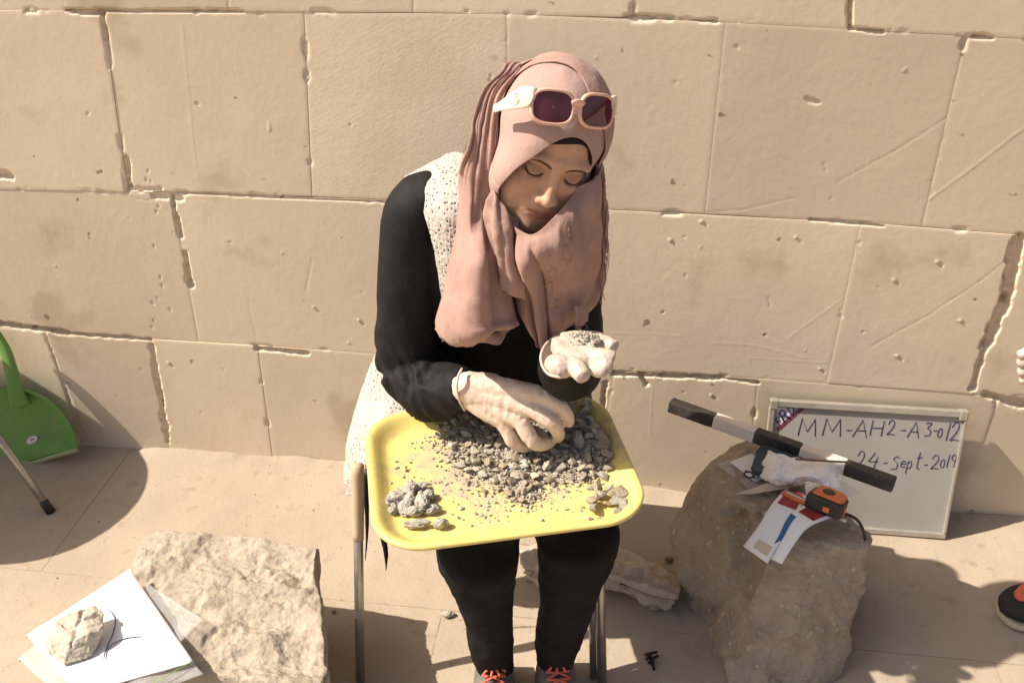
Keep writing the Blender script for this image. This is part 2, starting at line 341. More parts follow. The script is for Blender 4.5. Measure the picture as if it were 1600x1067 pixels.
# damage: a stroke of missing (or, negative, added) stone: x0,y0,x1,y1 (photo px), half width px, depth m, raggedness
DM = [(-8,272,14,275,12,.014,.4),(196,246,203,292,6,.010,.8),(200,296,250,296,5,.004,.8),(240,305,282,309,8,.005,.7),(268,308,282,370,4,.010,.8),
      (289,395,298,446,6,.013,.7),(238,540,262,690,7,.006,1.0),(0,506,105,520,7,.014,.5),(105,521,235,531,4,.010,.6),(402,544,480,552,6,.011,.5),
      (102,17,160,22,4,.010,.5),(160,24,165,60,4,.006,.8),(1262,158,1280,161,6,.0028,1.4),(1592,372,1572,470,13,.022,.5),(1572,470,1540,540,10,.018,.6),
      (1540,540,1520,606,6,.012,.6),(960,584,1125,590,6,.013,.6),(1125,590,1185,598,3,.008,.5),(945,600,938,700,6,.010,.9),(1540,618,1600,632,9,.012,.8),
      (1328,2,1328,42,3,.014,.5),(1328,45,1380,50,2.2,.010,.4),(1522,58,1550,60,2.2,.010,.3),(1265,343,1380,353,2.0,.008,.4),(976,26,1120,34,2.0,.006,1.2),
      (70,520,100,600,3,.003,1.0),(100,600,130,680,4,.002,1.2),(1000,586,1010,600,5,.01,.8),(150,17,380,18,1.8,.006,.9),(240,300,640,318,1.6,.004,.8),
      # saw lines and drips
      (1104,332,1160,328,1.3,0.00044,.2),(1160,328,1242,309,1.3,0.00044,.2),(1308,285,1400,235,1.3,0.00042,.2),(1400,235,1478,185,1.3,0.00042,.2),
      (1450,313,1520,262,1.5,-0.00044,.2),(1520,262,1600,200,1.5,-0.00044,.2),(1362,540,1450,492,1.4,0.00044,.2),(1450,492,1530,440,1.4,0.00044,.2),(1530,440,1586,395,1.4,0.00044,.2),
      (1235,526,1315,468,1.2,-0.00033,.3),(1118,536,1180,540,1.2,-0.00033,.3),(1180,540,1262,560,1.2,-0.00033,.3),(1170,559,1292,567,1.2,-0.00031,.3),(960,520,1065,525,1.2,-0.00026,.3),
      (284,40,305,260,1.8,-0.00028,.5),(388,470,402,538,1.6,0.00033,.5),(488,405,478,455,2,0.00044,.4),(1200,464,1204,480,1.5,0.00084,.3),(1288,254,1290,268,1.5,0.00084,.3),
      (965,600,1100,740,1.5,-0.00028,.4),(1020,600,1015,680,1.6,-0.00028,.4),(420,192,420,205,1.5,-0.00084,.4),(196,306,230,314,1.0,0.00055,.4),(230,314,262,304,1.0,0.00055,.4)]
rs = np.random.default_rng(3)
for k in range(46):
    x, y = rs.uniform(0, 1600), rs.uniform(20, 690); r = rs.uniform(.7, 1.7)
    DM.append((x, y, x+rs.uniform(-3, 3), y+rs.uniform(-3, 3), r, rs.choice([.0012, .0018, .001, -.001]), .9))
for x, y in [(230,266),(228,280),(243,330),(247,322),(240,383),(250,432),(238,472),(246,465),(240,500),(237,510),(220,576),(234,282),(252,445),(265,482)]:
    DM.append((x, y, x+1, y+3, 1.2, .0022, .6))
for x, y in [(1046,374),(1464,408),(1396,437),(1243,371),(1500,500),(1400,555),(1110,616),(1095,345),(490,480),(262,565),(560,500),(1280,575)]:
    DM.append((x, y, x+2, y+2, 2.0, -.0018, .9)); DM.append((x+5, y+4, x+8, y+7, 1.6, .002, .9))
DMW = [(*wp(a, b), *wp(c, d), w_*.00115, dp, rg) for a, b, c, d, w_, dp, rg in DM]
def recess(X, Z):
    P = np.stack([X, np.zeros_like(X), Z], -1); D = .0006*fbm(P, 3, 3, 21)+.00010*fbm(P, 26, 3, 31)
    jn = fbm(P, 55, 3, 41); jn2 = fbm(P, 130, 2, 51)
    for x0, z0, x1, z1, w_, dp, rg in DMW:
        mg = w_*2.5+.004
        sel = (X > min(x0, x1)-mg) & (X < max(x0, x1)+mg) & (Z > min(z0, z1)-mg) & (Z < max(z0, z1)+mg)
        if not sel.any(): continue
        xs_, zs_ = X[sel]-x0, Z[sel]-z0; dx, dz = x1-x0, z1-z0; L2 = dx*dx+dz*dz+1e-12
        t = np.clip((xs_*dx+zs_*dz)/L2, 0, 1); d = np.hypot(xs_-t*dx, zs_-t*dz)
        ww = w_*(1+rg*.7*jn[sel])
        D[sel] += dp*(1-sstep(ww*.6, ww+.0009, d))*(1+.35*rg*jn2[sel])
    return D
JOINTS = [None]*4
def mkblock(c4, fine, sawn):
    (tl, tr, br, bl) = c4
    wdt = max(np.linalg.norm(tr-tl), np.linalg.norm(br-bl)); hgt = max(np.linalg.norm(bl-tl), np.linalg.norm(br-tr))
    st = .0032 if fine else .05
    nu, nv = max(3, int(wdt/st)), max(3, int(hgt/st))
    u, v = np.meshgrid(np.linspace(0, 1, nu), np.linspace(0, 1, nv), indexing='ij')
    Q = (tl*(1-u[..., None])+tr*u[..., None])*(1-v[..., None])+(bl*(1-u[..., None])+br*u[..., None])*v[..., None]
    X, Z = Q[..., 0], Q[..., 1]
    e = np.minimum(np.minimum(u, 1-u)*wdt, np.minimum(v, 1-v)*hgt)
    P3 = np.stack([X, np.zeros_like(X), Z], -1)
    D = recess(X, Z) if fine else .001*fbm(P3, 4, 2, 21)
    ch = sstep(.45, .95, fbm(P3, 24, 3, 61))
    D = D+.0004*np.exp(-(e/.0025)**2)+.006*ch*np.exp(-(e/.0045)**2)
    tilt = random.uniform(-.0012, .0012)+(u-.5)*random.uniform(-.0016, .0016)
    P = np.stack([X, D+tilt, Z], -1); V = P.reshape(-1, 3); F = [f for f in gridF(nu, nv)]
    ring = [i*nv for i in range(nu)]+[(nu-1)*nv+j for j in range(1, nv)]+[i*nv+nv-1 for i in range(nu-2, -1, -1)]+[j for j in range(nv-2, 0, -1)]
    n0 = len(V); k = len(ring); up2 = V[ring].copy(); lo = up2.copy(); lo[:, 1] = .12
    V = np.concatenate([V, up2, lo]); F += [(n0+i, n0+(i+1) % k, n0+k+(i+1) % k, n0+k+i)[::-1] for i in range(k)]
    F = [f[::-1] for f in F]
    obj('stone_block', raw('stone_block', V, F, M['sawn'] if sawn else M['wall']), wall)
def course(tops, bots, yt, yb, sawset=()):
    """joints as (x at the top, x at the bottom) px; yt, yb give the course lines"""
    for i in range(len(tops)-1):
        g = .22
        c4 = [wp(tops[i]+g, yt(tops[i])+g), wp(tops[i+1]-g, yt(tops[i+1])+g), wp(bots[i+1]-g, yb(bots[i+1])-g), wp(bots[i]+g, yb(bots[i])-g)]
        fine = bots[i+1] > -20 and bots[i] < 1640 and yb(bots[i]) > -5
        mkblock([np.array(q) for q in c4], fine, i in sawset)
course([-560,97,356,646,991,1329,1760,2200], [-520,101,357,645,988,1327,1745,2160], lambda x: ly(0, x)-165-.03*x*.2, lambda x: ly(0, x))
course([-430,160,474,791,1133,1509,1990,2300], [-330,199,487,797,1101,1440,1890,2180], lambda x: ly(0, x), lambda x: ly(1, x), (2,))
course([-640,-180,268,720,1346,1593,2100], [-500,-90,310,727,1292,1519,1980], lambda x: ly(1, x), lambda x: ly(2, x))
fy = lambda x: float(np.interp(x, [-500,150,540,1040,1500,2100], [655,699,727,767,806,856]))
course([-600,-260,70,238,402,690,960,1184,1560,2000], [-520,-190,128,266,426,700,930,1165,1497,1900], lambda x: ly(2, x), fy)
# upper courses out of the picture, so that the wall goes on
zt = 1.285
for zc in (1.30, 1.70, 2.10):
    x = -3.0
    while x < 2.6:
        wd = random.uniform(.45, .8)
        mkblock([np.array(q) for q in ((x+.002, zc+.395), (x+wd-.002, zc+.395), (x+wd-.002, zc), (x+.002, zc))], False, False); x += wd
V, F = boxVF((-.2, .125, 1.2), (3.0, .08, 1.26)); 
# mortar bed seen in the joints: a rough sheet set back from the face
nx, nz = 700, 250
X, Z = np.meshgrid(np.linspace(-2.2, 1.7, nx), np.linspace(-.05, 1.35, nz), indexing='ij'); P3 = np.stack([X, 0*X, Z], -1)
Yv = .0042+.0025*fbm(P3, 26, 4, 71)+recess(X, Z)
mb = MB().add(np.stack([X, Yv, Z], -1).reshape(-1, 3), gridF(nx, nz)); mb.add(V, F)
mb.obj('mortar', M['mortar'], wall)
# ------------------------------------------------------------------ stones
def hullVF(rng, n=16, el=(1,.8,.6), jit=.35, sub=0):
    bm = bmesh.new()
    for i in range(n):
        d = rng.normal(size=3); d /= np.linalg.norm(d); d = np.sign(d)*np.abs(d)**.75; d *= (1-jit*rng.random())
        bm.verts.new(Vector(d*np.array(el)))
    r = bmesh.ops.convex_hull(bm, input=bm.verts[:])
    bmesh.ops.delete(bm, geom=[v for v in bm.verts if not v.link_faces], context='VERTS')
    bm.verts.index_update(); V = np.array([v.co[:] for v in bm.verts]); F = [tuple(v.index for v in f.verts) for f in bm.faces]; bm.free()
    return V, F
PEB = [hullVF(RNG, 15, (1, RNG.uniform(.65,.95), RNG.uniform(.45,.75)), .35) for _ in range(14)]
def lumpVF(seed):
    bm = bmesh.new(); bmesh.ops.create_icosphere(bm, subdivisions=4, radius=.8); bm.verts.index_update()
    V = np.array([v.co[:] for v in bm.verts]); F = [tuple(v.index for v in f.verts) for f in bm.faces]; bm.free()
    n = V/.8; r = 1+.30*fbm(n, 1.3, 2, seed)+.16*(1-2*np.abs(fbm(n, 2.6, 3, seed+3)))+.05*fbm(n, 8, 2, seed+5)
    return V*r[:, None]*np.array([1, .82, .72]), F
LUMP = [lumpVF(40+k) for k in range(6)]
PEBM = {}
def pebmesh(k, mi, lump=False):
    key = (k, mi, lump)
    if key not in PEBM:
        A_ = LUMP if lump else PEB; V, F = A_[k % len(A_)]
        PEBM[key] = raw('stone_piece', V, F, STONES[mi], lump)
    return PEBM[key]
def rock_from(pts, voxel, amp, sc, seed, mats, parent=None, name='rock', smooth=6, amp2=None, sub=3, loc=None, noise_dir=None):
    """a stone as the hull of its corner points, remeshed, softened and roughened"""
    bm = bmesh.new()
    for p in pts: bm.verts.new(Vector(p))
    bmesh.ops.convex_hull(bm, input=bm.verts[:]); bmesh.ops.delete(bm, geom=[v for v in bm.verts if not v.link_faces], context='VERTS')
    bm.verts.index_update(); mb = MB().add([v.co[:] for v in bm.verts], [tuple(v.index for v in f.verts) for f in bm.faces]); bm.free()
    me = remeshed(name, mb, voxel, smooth, mats); V = getV(me); N = getN(me)
    d = amp*fbm(V, sc, 5, seed)+(amp2[0]*(1-np.abs(fbm(V, amp2[1], 4, seed+9))) if amp2 else 0)
    setV(me, V+N*d[:, None]); return obj(name, me, parent)

# ------------------------------------------------------------------ yellow tray
TANG = math.radians(17.5); TR0 = atz(584, 866, .55); TE = np.array([math.cos(TANG), math.sin(TANG), 0]); TU = np.array([-math.sin(TANG), math.cos(TANG), 0]); TW, TD, TZ = .45, .365, .55
TC = TR0+TE*TW/2+TU*TD/2
def ymat():
    m = mat('yellow_tray_plastic', (.74,.595,.18), .38, (.71,.57,.18), 6, 3, spec=.4, sss=.05)
    t, b, L = nodes(m); tc = t.nodes.new('ShaderNodeTexCoord'); co = tc.outputs['Object']
    def N(kind, **k):
        n = t.nodes.new(kind)
        for a, v in k.items(): setattr(n, a, v)
        return n
    def math_(op, a, bb=None, c=None):
        n = N('ShaderNodeMath', operation=op)
        for i, v in enumerate((a, bb, c)):
            if v is None: continue
            if isinstance(v, (int, float)): n.inputs[i].default_value = v
            else: L(v, n.inputs[i])
        return n.outputs[0]
    def noise(s, d, vec=co):
        n = N('ShaderNodeTexNoise'); n.inputs['Scale'].default_value = s; n.inputs['Detail'].default_value = d; L(vec, n.inputs['Vector']); return n.outputs['Fac']
    def dist(c, sc):
        mp = N('ShaderNodeMapping'); mp.vector_type = 'TEXTURE'; mp.inputs['Location'].default_value = (*c, 0); mp.inputs['Scale'].default_value = (*sc, 1); L(co, mp.inputs[0])
        v = N('ShaderNodeVectorMath', operation='LENGTH'); s = N('ShaderNodeVectorMath', operation='MULTIPLY'); s.inputs[1].default_value = (1, 1, 0); L(mp.outputs[0], s.inputs[0]); L(s.outputs[0], v.inputs[0]); return v.outputs['Value']
    def fall(d, a, bb):
        r = N('ShaderNodeMapRange'); r.inputs[1].default_value = a; r.inputs[2].default_value = bb; r.inputs[3].default_value = 1; r.inputs[4].default_value = 0; L(d, r.inputs[0]); return r.outputs[0]
    # dust round the heap, swept in arcs by a finger, and a thin film over the floor
    d1 = dist((.03, .035), (.15, .10)); near = fall(d1, .8, 1.6)
    n1 = noise(38, 8); n2 = noise(230, 4)
    a = math_('ADD', math_('MULTIPLY', near, .95), math_('MULTIPLY', math_('SUBTRACT', n1, .52), 2.4))
    arcs = N('ShaderNodeTexWave', wave_type='RINGS', rings_direction='SPHERICAL'); mp = N('ShaderNodeMapping'); mp.inputs['Location'].default_value = (.13, .05, 0); L(co, mp.inputs[0]); L(mp.outputs[0], arcs.inputs[0])
    arcs.inputs['Scale'].default_value = 34; arcs.inputs['Distortion'].default_value = 6.5; arcs.inputs['Detail'].default_value = 3; arcs.inputs['Detail Scale'].default_value = 6
    z1 = fall(dist((-.035, -.085), (.045, .06)), .5, 1.1); z2 = fall(dist((.075, -.075), (.07, .045)), .4, 1.1)
    zz = math_('MULTIPLY', math_('MAXIMUM', z1, math_('MULTIPLY', z2, .8)), arcs.outputs['Fac'])
    film = math_('MULTIPLY', fall(dist((0, 0), (.19, .13)), .7, 1.1), math_('MULTIPLY', math_('GREATER_THAN', n2, .60), .45))
    rimd = math_('MULTIPLY', fall(dist((-.02, -.128), (.16, .014)), .2, 1.2), math_('GREATER_THAN', noise(90, 6), .54))
    tot = math_('MAXIMUM', math_('MAXIMUM', math_('MINIMUM', math_('MAXIMUM', a, 0), 1), math_('MULTIPLY', zz, .95)), math_('MAXIMUM', film, math_('MULTIPLY', rimd, .6)))
    mx = N('ShaderNodeMix', data_type='RGBA'); cl = N('ShaderNodeMath', operation='MINIMUM'); L(tot, cl.inputs[0]); cl.inputs[1].default_value = 1
    L(cl.outputs[0], mx.inputs[0]); src = b.inputs['Base Color'].links[0].from_socket; L(src, mx.inputs[6]); mx.inputs[7].default_value = (.40, .33, .235, 1); L(mx.outputs[2], b.inputs['Base Color'])
    rr = N('ShaderNodeMapRange'); rr.inputs[3].default_value = .36; rr.inputs[4].default_value = .95; L(cl.outputs[0], rr.inputs[0]); L(rr.outputs[0], b.inputs['Roughness'])
    bp = N('ShaderNodeBump'); bp.inputs['Strength'].default_value = .5; bp.inputs['Distance'].default_value = .002; L(math_('MULTIPLY', tot, n2), bp.inputs['Height']); L(bp.outputs[0], b.inputs['Normal'])
    return m
M['yellow'] = ymat()
def rrect(w, d, r, n=20):
    out = []
    for k, (sx, sy) in enumerate(((1,1),(-1,1),(-1,-1),(1,-1))):
        for i in range(n):
            a = math.pi/2*(k+i/(n-1)); out.append((sx*(w/2-r)+r*math.cos(a), sy*(d/2-r)+r*math.sin(a)))
    return out
prof = [(.16,-.0225,.02),(.10,-.0225,.03),(.044,-.0225,.046),(.038,-.0215,.050),(.032,-.0185,.056),(.024,-.011,.063),(.017,-.004,.068),(.012,-.0008,.073),(.007,.0006,.078),(.003,.0002,.082),(.0006,-.0016,.084),(0,-.004,.085),(.0004,-.007,.085),(.002,-.0085,.083),(.005,-.0085,.08),(.012,-.012,.072),(.024,-.021,.044),(.036,-.026,.036),(.05,-.027,.03),(.16,-.027,.02)]
mb = MB(); V = []
for ins, z, r in prof: V += [(x, y, z) for x, y in rrect(TW-2*ins, TD-2*ins, max(.004, r))]
F = gridF(len(prof), 80, True); F = [f[::-1] for f in F]; F += [tuple(range(80)), tuple(range((len(prof)-1)*80, len(prof)*80))[::-1]]
mb.add(V, F); tray = mb.obj('serving_tray', M['yellow']); tray.location = TC; tray.rotation_euler = (0, 0, TANG)
tag(tray, 'yellow plastic serving tray held on the lap, heaped with dusty stones', 'tray')
ZF = TZ-.0225                                   # tray floor
def tl(px, py, z=None):                         # photo px -> tray coordinates
    p = atz(px, py, ZF+.006 if z is None else z)-TC; return float(p@TE), float(p@TU)
def tw(x, y, z): return TC+TE*x+TU*y+np.array([0, 0, z-TC[2]])
# the heap: height over the tray floor
BL = [(735,655,34,.022),(772,672,40,.026),(800,690,44,.026),(845,690,44,.024),(880,665,40,.024),(905,645,30,.022),(925,690,38,.024),(940,708,28,.016),(880,720,32,.016),(815,732,34,.015),(770,715,34,.014),(735,695,30,.010),(820,765,16,.008),(715,668,22,.012),(905,726,22,.012)]
BLT = [(*tl(a, b), r*.00105, h) for a, b, r, h in BL]
def heap(x, y):
    return max(h*math.exp(-((x-a)**2+(y-b)**2*.8)/(r*r)*.9) for a, b, r, h in BLT)
placed = []
def put(px, py, size, mi, k=None, flat=1.0, lift=.35, rot=None, lump=False, label=None, group=None, name='stone', asp=None, rz=None):
    x, y = tl(px, py); size = size*1.12; x = min(max(x, -.188), .188); y = min(max(y, -.145), .145); z = ZF+heap(x, y)*.9+size*.42*flat*lift
    o = obj(name, pebmesh(RNG.integers(len(LUMP if lump else PEB)) if k is None else k, mi, lump))
    o.location = tw(x, y, z); a = asp or (RNG.uniform(.85,1.2), RNG.uniform(.75,1.05), RNG.uniform(.8,1.1)*flat)
    o.scale = [size/2*q for q in a]
    o.rotation_euler = rot if rot is not None else (RNG.normal()*.35, RNG.normal()*.35, RNG.uniform(0, 6.28) if rz is None else rz)
    tag(o, label, 'stone', group); return o
# --- marked pieces of the heap
put(766,694,.026,2,3,.8,.9,(.9,.1,.3),lump=False,label='brown oblong stone standing upright in the heap just left of the gloved hand',asp=(.62,.5,1.1))
put(806,724,.030,2,5,.7,.7,None,label='largest rounded brown stone in the middle front of the heap',asp=(1,.8,.6))
put(839,724,.024,2,2,.8,.7,None,label='olive brown stone beside a pale oblong stone at the front of the heap',asp=(.8,1,.7))
put(822,727,.028,1,7,.6,1.0,(.2,-.25,.75),label='pale oblong stone lying aslant on the front edge of the heap',asp=(1.1,.42,.42))
put(952,700,.046,5,9,.4,.9,(.5,-.25,.9),label='big flat pinkish sherd leaning at the right end of the heap',asp=(.85,1.1,.3))
put(926,688,.040,1,11,.4,1.2,(.35,.2,1.9),label='long pale sliver of stone propped beside the pinkish sherd',asp=(1.1,.45,.35))
put(904,697,.032,1,1,.7,.8,None,lump=True,label='pale chalky lump on the heap just right of the gloved fingertips')
put(919,709,.022,1,4,.7,.9,None,label='small pale chip just below the long pale sliver',asp=(1,.7,.5))
put(808,748,.022,1,6,.8,.6,(.1,.1,.2),label='egg shaped pale pebble at the front foot of the heap',asp=(1.1,.75,.7),lump=True)
put(716,708,.024,1,8,.5,.8,(0,.1,.6),label='thin pale stick of stone at the left fringe of the heap',asp=(1.1,.22,.25))
put(941,742,.024,4,10,.8,.4,None,label='dark grey stone lowest at the right foot of the heap')
put(923,759,.015,4,3,.7,.4,None,label='lone grey pebble between the heap and the small pile on the right')
# --- the rest of the heap, biggest first
def heaplabel(px, py, mi, size=.012):
    big = 'larger' if size > .0145 else 'tiny' if size < .0100 else 'small'
    where = 'behind the gloved wrist' if px < 790 and py < 690 else 'at the left fringe' if px < 765 else 'in the back right corner' if px > 880 and py < 668 else \
        'near the pinkish sherd' if px > 885 else 'at the front tip' if py > 742 else 'in the front middle' if py > 705 else 'under the gloved fingers'
    kind_ = {0: 'tan grey', 1: 'pale', 2: 'brown', 4: 'dark grey'}[mi]
    return dict(label=big+' '+kind_+' angular stone of the tray heap, '+where, group=big+' '+kind_+' stones of the tray heap, '+where)
hp = []; tries = 0
GR = 'stones of the dusty heap on the yellow tray'
while len(hp) < 270 and tries < 20000:
    tries += 1
    a, b, r, h = BL[RNG.integers(len(BL))]; px, py = a+RNG.normal()*r*.62, b+RNG.normal()*r*.46
    if py < 628 or px > 975 or (px < 700 and py > 690): continue
    q = len(hp)/270; size = (.017*(1-q)**1.3+.0085)*RNG.uniform(.85,1.15)
    if py > 800: continue
    if any((px-c)**2+((py-d)*1.35)**2 < (.34*(size+s)/.00104)**2 for c, d, s in hp): continue
    hp.append((px, py, size))
    tone_i = 1 if RNG.random() < .3 else (0 if RNG.random() < .6 else (4 if px > 860 else 2))  # stone colour index at random; dark grey only towards the right
    lp = RNG.random() < .25
    put(px, py, size, tone_i, None, .85, .8, lump=False, **heaplabel(px, py, tone_i, size))
# --- pile of white lumps, left
LP = [(618,782,.030),(640,768,.028),(660,790,.036),(632,795,.026),(612,797,.022),(648,800,.026),(668,775,.024),(656,762,.022),(625,768,.018),(672,797,.022),(640,785,.026),(604,790,.016)]
LPN = ['at the middle left','at the top centre','largest and rightmost','at the front centre','at the front left corner','at the front right','at the back right','at the very back','small, at the back left','small, at the far right','small, in the very middle','tiny, at the far left tip']
for x, y, s in LP:
    put(x, y, s*1.12, 3, None, .95, 1.0 if (x, y) in ((640,785),(640,768)) else .7, lump=True, label='knobbly white lump '+LPN.pop(0)+' of the white pile on the tray', group='white plaster lumps piled at the left of the tray')
put(663,752,.022,0,2,.4,.6,(0,0,.1),label='flat grey stone at the back of the pile of white lumps',asp=(1.1,.6,.35))
put(652,820,.040,3,1,.7,.7,(.1,0,.25),lump=True,label='elongated white lump in front of the pile of white lumps',asp=(1.15,.5,.5))
put(689,819,.025,3,4,1,.8,(.3,.2,.5),lump=True,label='white cube-like lump apart to the right of the white pile',asp=(1,.9,1.05))
for x, y, s, l in ((720,790,.012,'tiny pale pebble alone between the white pile and the swept dust'),(620,727,.009,'tiny grey crumb at the left, upper of two above the white pile'),(633,731,.011,'tiny grey crumb at the left, lower of two above the white pile'),(608,752,.008,'flat grey crumb just above the left end of the white pile'),(680,702,.013,'dark crumb just off the left fringe of the heap'),(823,786,.016,'small stone at the very front tip of the heap'),(845,808,.012,'pale pebble alone near the front rim of the tray')):
    put(x, y, s, 1 if 'pale' in l else 0, None, .8, .5, label=l)
# --- small pile on the right
put(981,772,.046,2,12,.5,1.1,(.55,-.2,.2),label='broad flat brown sherd at the back of the small right-hand pile',asp=(1.05,.95,.3))
put(951,787,.026,5,13,.7,.8,(.9,.1,.1),label='light grey slab standing at the front of the small right-hand pile',asp=(.9,.45,.9))
RPN = ['at the back left','at the back beside the flat brown sherd','left of the centre','leftmost','at the front left','just right of the upright slab','at the right front','rightmost and higher','lowest on the right','in the front middle right of the slab','in the upper middle','tucked under the flat sherd','at the far right tip']
for x, y, s in [(932,763,.020),(949,764,.020),(934,777,.018),(924,783,.022),(922,794,.024),(961,783,.02),(972,790,.022),(982,782,.02),(978,796,.019),(964,798,.018),(939,772,.017),(957,773,.016),(984,793,.016)]:
    put(x+2, y+2, s*1.25, int(RNG.choice([4,4,0,2])), None, .9, 1.0, label='small grey stone '+RPN.pop(0)+', right-hand pile on the tray', group='grey stones of the little pile at the right of the tray')
put(920,810,.018,1,5,.7,.6,label='pale rounded pebble at the front left of the small right-hand pile'); put(939,812,.012,5,2,.7,.6,label='small tan chip at the front edge of the small right-hand pile')
# --- fine rubble and dust: nobody could count it
mb = MB(); 
xs = np.linspace(-.17, .19, 70); ysv = np.linspace(-.12, .15, 56); G = np.zeros((70, 56, 3))
for i, x in enumerate(xs):
    for j, y in enumerate(ysv): G[i, j] = (x, y, heap(x, y))
G[..., 2] = ZF+G[..., 2]*.85-.0022+.0016*fbm(G*[1,1,0], 120, 3, 4)
Wd = TC+G[..., :1]*TE+G[..., 1:2]*TU; Wd[..., 2] = G[..., 2]
inside = (np.abs(G[..., 0]) < .185) & (np.abs(G[..., 1]) < .128)
F = [f[::-1] for f in gridF(70, 56) if all(inside.reshape(-1)[i] for i in f)]
mb.add(Wd, [f[::-1] for f in F])
n = 0
while n < 5200:
    if RNG.random() < .91:
        a, b, r, h = BL[RNG.integers(len(BL))]; px, py = a+RNG.normal()*r*.78, b+RNG.normal()*r*.58
    elif RNG.random() < .6: px, py = RNG.normal(790, 75), RNG.normal(760, 28)
    else: px, py = RNG.uniform(600, 960), RNG.uniform(660, 830)
    x, y = tl(px, py)
    if abs(x) > .178 or abs(y) > .128: continue
    s = RNG.choice([.0012,.0019,.0029,.0042], p=[.30,.28,.25,.17])
    V, F = PEB[RNG.integers(14)]; Rm = np.array(Matrix.Rotation(RNG.uniform(0, 6.28), 3, Vector(RNG.normal(size=3))))
    mb.add((V@Rm.T)*s+tw(x, y, ZF+heap(x, y)*.85+s*.3), F, int(RNG.choice([0,0,1,2,3])))
    n += 1
rub = mb.obj('rubble', [STONES[0], STONES[1], STONES[2], STONES[4]], smooth=False)
tag(rub, 'fine grey rubble and grit spread over the yellow tray', None, None, 'stuff')

# ------------------------------------------------------------------ stool under the woman
def tube_o(name, pts, r, m, parent, n=12, res=None, **k):
    V, F = tubeVF(pts, r, None, n, res=res, **k); return obj(name, raw(name, V, F, m), parent)
stool = empty('folding_stool', 'folding stool with steel tube legs and torn black seat under the woman', 'stool', tuple(atz(750, 900, 0)))
def own(o, par):
    o.parent = par; o.matrix_parent_inverse = Matrix.Translation(-Vector(par.location)); return o
fl, fr = atz(563,1067,0), atz(941,1067,0); tlp, trp = at(559,742,-.56), at(936,700,-.49); tlp[2] = .462; trp[2] = .47
for a, b in ((fl, tlp), (fr, trp)):
    own(tube_o('leg', [a, (a+b)/2, b], .0095, M['metal'], None), stool)
own(tube_o('leg', [fr+[-.018,.012,0], trp+[-.016,.012,-.005]], .008, M['metal'], None), stool)
bl_, br_ = np.array([-.40,-.10,0]), np.array([-.09,-.06,0]); tlb, trb = np.array([-.40,-.17,.43]), np.array([-.09,-.14,.43])
for a, b in ((bl_, tlb), (br_, trb)): own(tube_o('leg', [a, b], .0095, M['metal'], None), stool)
own(tube_o('side_sleeve', [fl+(tlp-fl)*t_ for t_ in (.70,.86,1.03)], [.0105,.0118,.0122], M['tan'], None, 14, res=12), stool)
own(tube_o('crossbar', [bl_*.8+tlb*.2, br_*.8+trb*.2], .007, M['metal'], None), stool)
V, F = boxVF((-.235,-.335,.445), (.195,.20,.018), np.array(Matrix.Rotation(.14, 3, 'Z')), .012); own(obj('seat', raw('seat', V, F, M['blackplastic'])), stool)
def rag(pts, wdt, name='torn_strip'):
    P = cr(np.array(pts), 10); G = np.stack([P+np.array([1,0,0])*np.interp(np.linspace(0,1,10),[0,.5,1],[wdt,wdt*.7,.001])[:,None]*s for s in (-.5,0,.5)], 1)
    G[..., 1] += .003*fbm(G, 90, 2, 3); o = obj(name, raw(name, G.reshape(-1,3), gridF(10,3), M['black'])); solidify(o, .0015); return own(o, stool)
rag([at(598,835,-.5), at(602,855,-.5), at(604,872,-.5), at(603,890,-.5)], .013)
rag([at(570,740,-.53), at(573,790,-.53), at(574,830,-.53), at(571,875,-.53)], .011)

# ------------------------------------------------------------------ dustpan, left
dp = empty('dustpan', 'green plastic dustpan propped against the foot of the wall', 'dustpan', tuple(atz(40,720,0)))
YB, YT = -.075, -.03
def dpt(px, py, off=0.0):                       # the pan leans on the wall: depth grows towards the lip
    t = np.clip((py-570)/160, -1, 1.2); return at(px, py, -.035-.05*t-off)
ol = [(-108,800),(-112,742),(-104,690),(-85,655),(-50,625),(-5,607),(30,606),(58,614),(84,630),(104,655),(117,682),(121,702)]
A = cr(np.array([dpt(*p) for p in ol]), 60); B = cr(np.array([dpt(*p) for p in [(-108,800),(-60,778),(-20,752),(40,728),(85,714),(121,702)]]), 60)[::-1]
mid = at(5,690,-.06)
rows = []
Bf = cr(np.array([dpt(*p) for p in [(-108,800),(-60,775),(-20,748),(40,727),(85,712),(121,702)]]), 60)
for t in np.linspace(0, 1, 14):
    G = A*(1-t)+Bf*t; G[:, 1] += .022*math.sin(math.pi*min(1, t*1.15))**.6*np.sin(np.pi*np.linspace(0,1,60))**.5; rows.append(G)
pan = own(obj('pan', raw('pan', np.array(rows).reshape(-1,3), gridF(14,60), M['green'])), dp); solidify(pan, .003, 0)
Ar = A.copy(); Ar[:, 1] -= .004
own(tube_o('rim', Ar, .0042, M['green'], None, 10), dp)
hd = [at(-8,520,-.028), at(8,548,-.035), at(18,580,-.045), at(26,612,-.055), at(32,632,-.062)]
V, F = tubeVF(hd, [.014,.0155,.017,.022,.030], [.008,.009,.010,.011,.008], 16, side=(1,0,0), res=24, power=2.6); own(obj('handle', raw('handle', V, F, M['green'])), dp)
lp_ = [dpt(-108,800,.004), dpt(-20,750,.004), dpt(60,721,.004), dpt(121,703,.004)]
V, F = tubeVF(lp_, .0075, .0025, 10, side=(0,-.3,1), res=20); own(obj('lip', raw('lip', V, F, M['greenlip'])), dp)
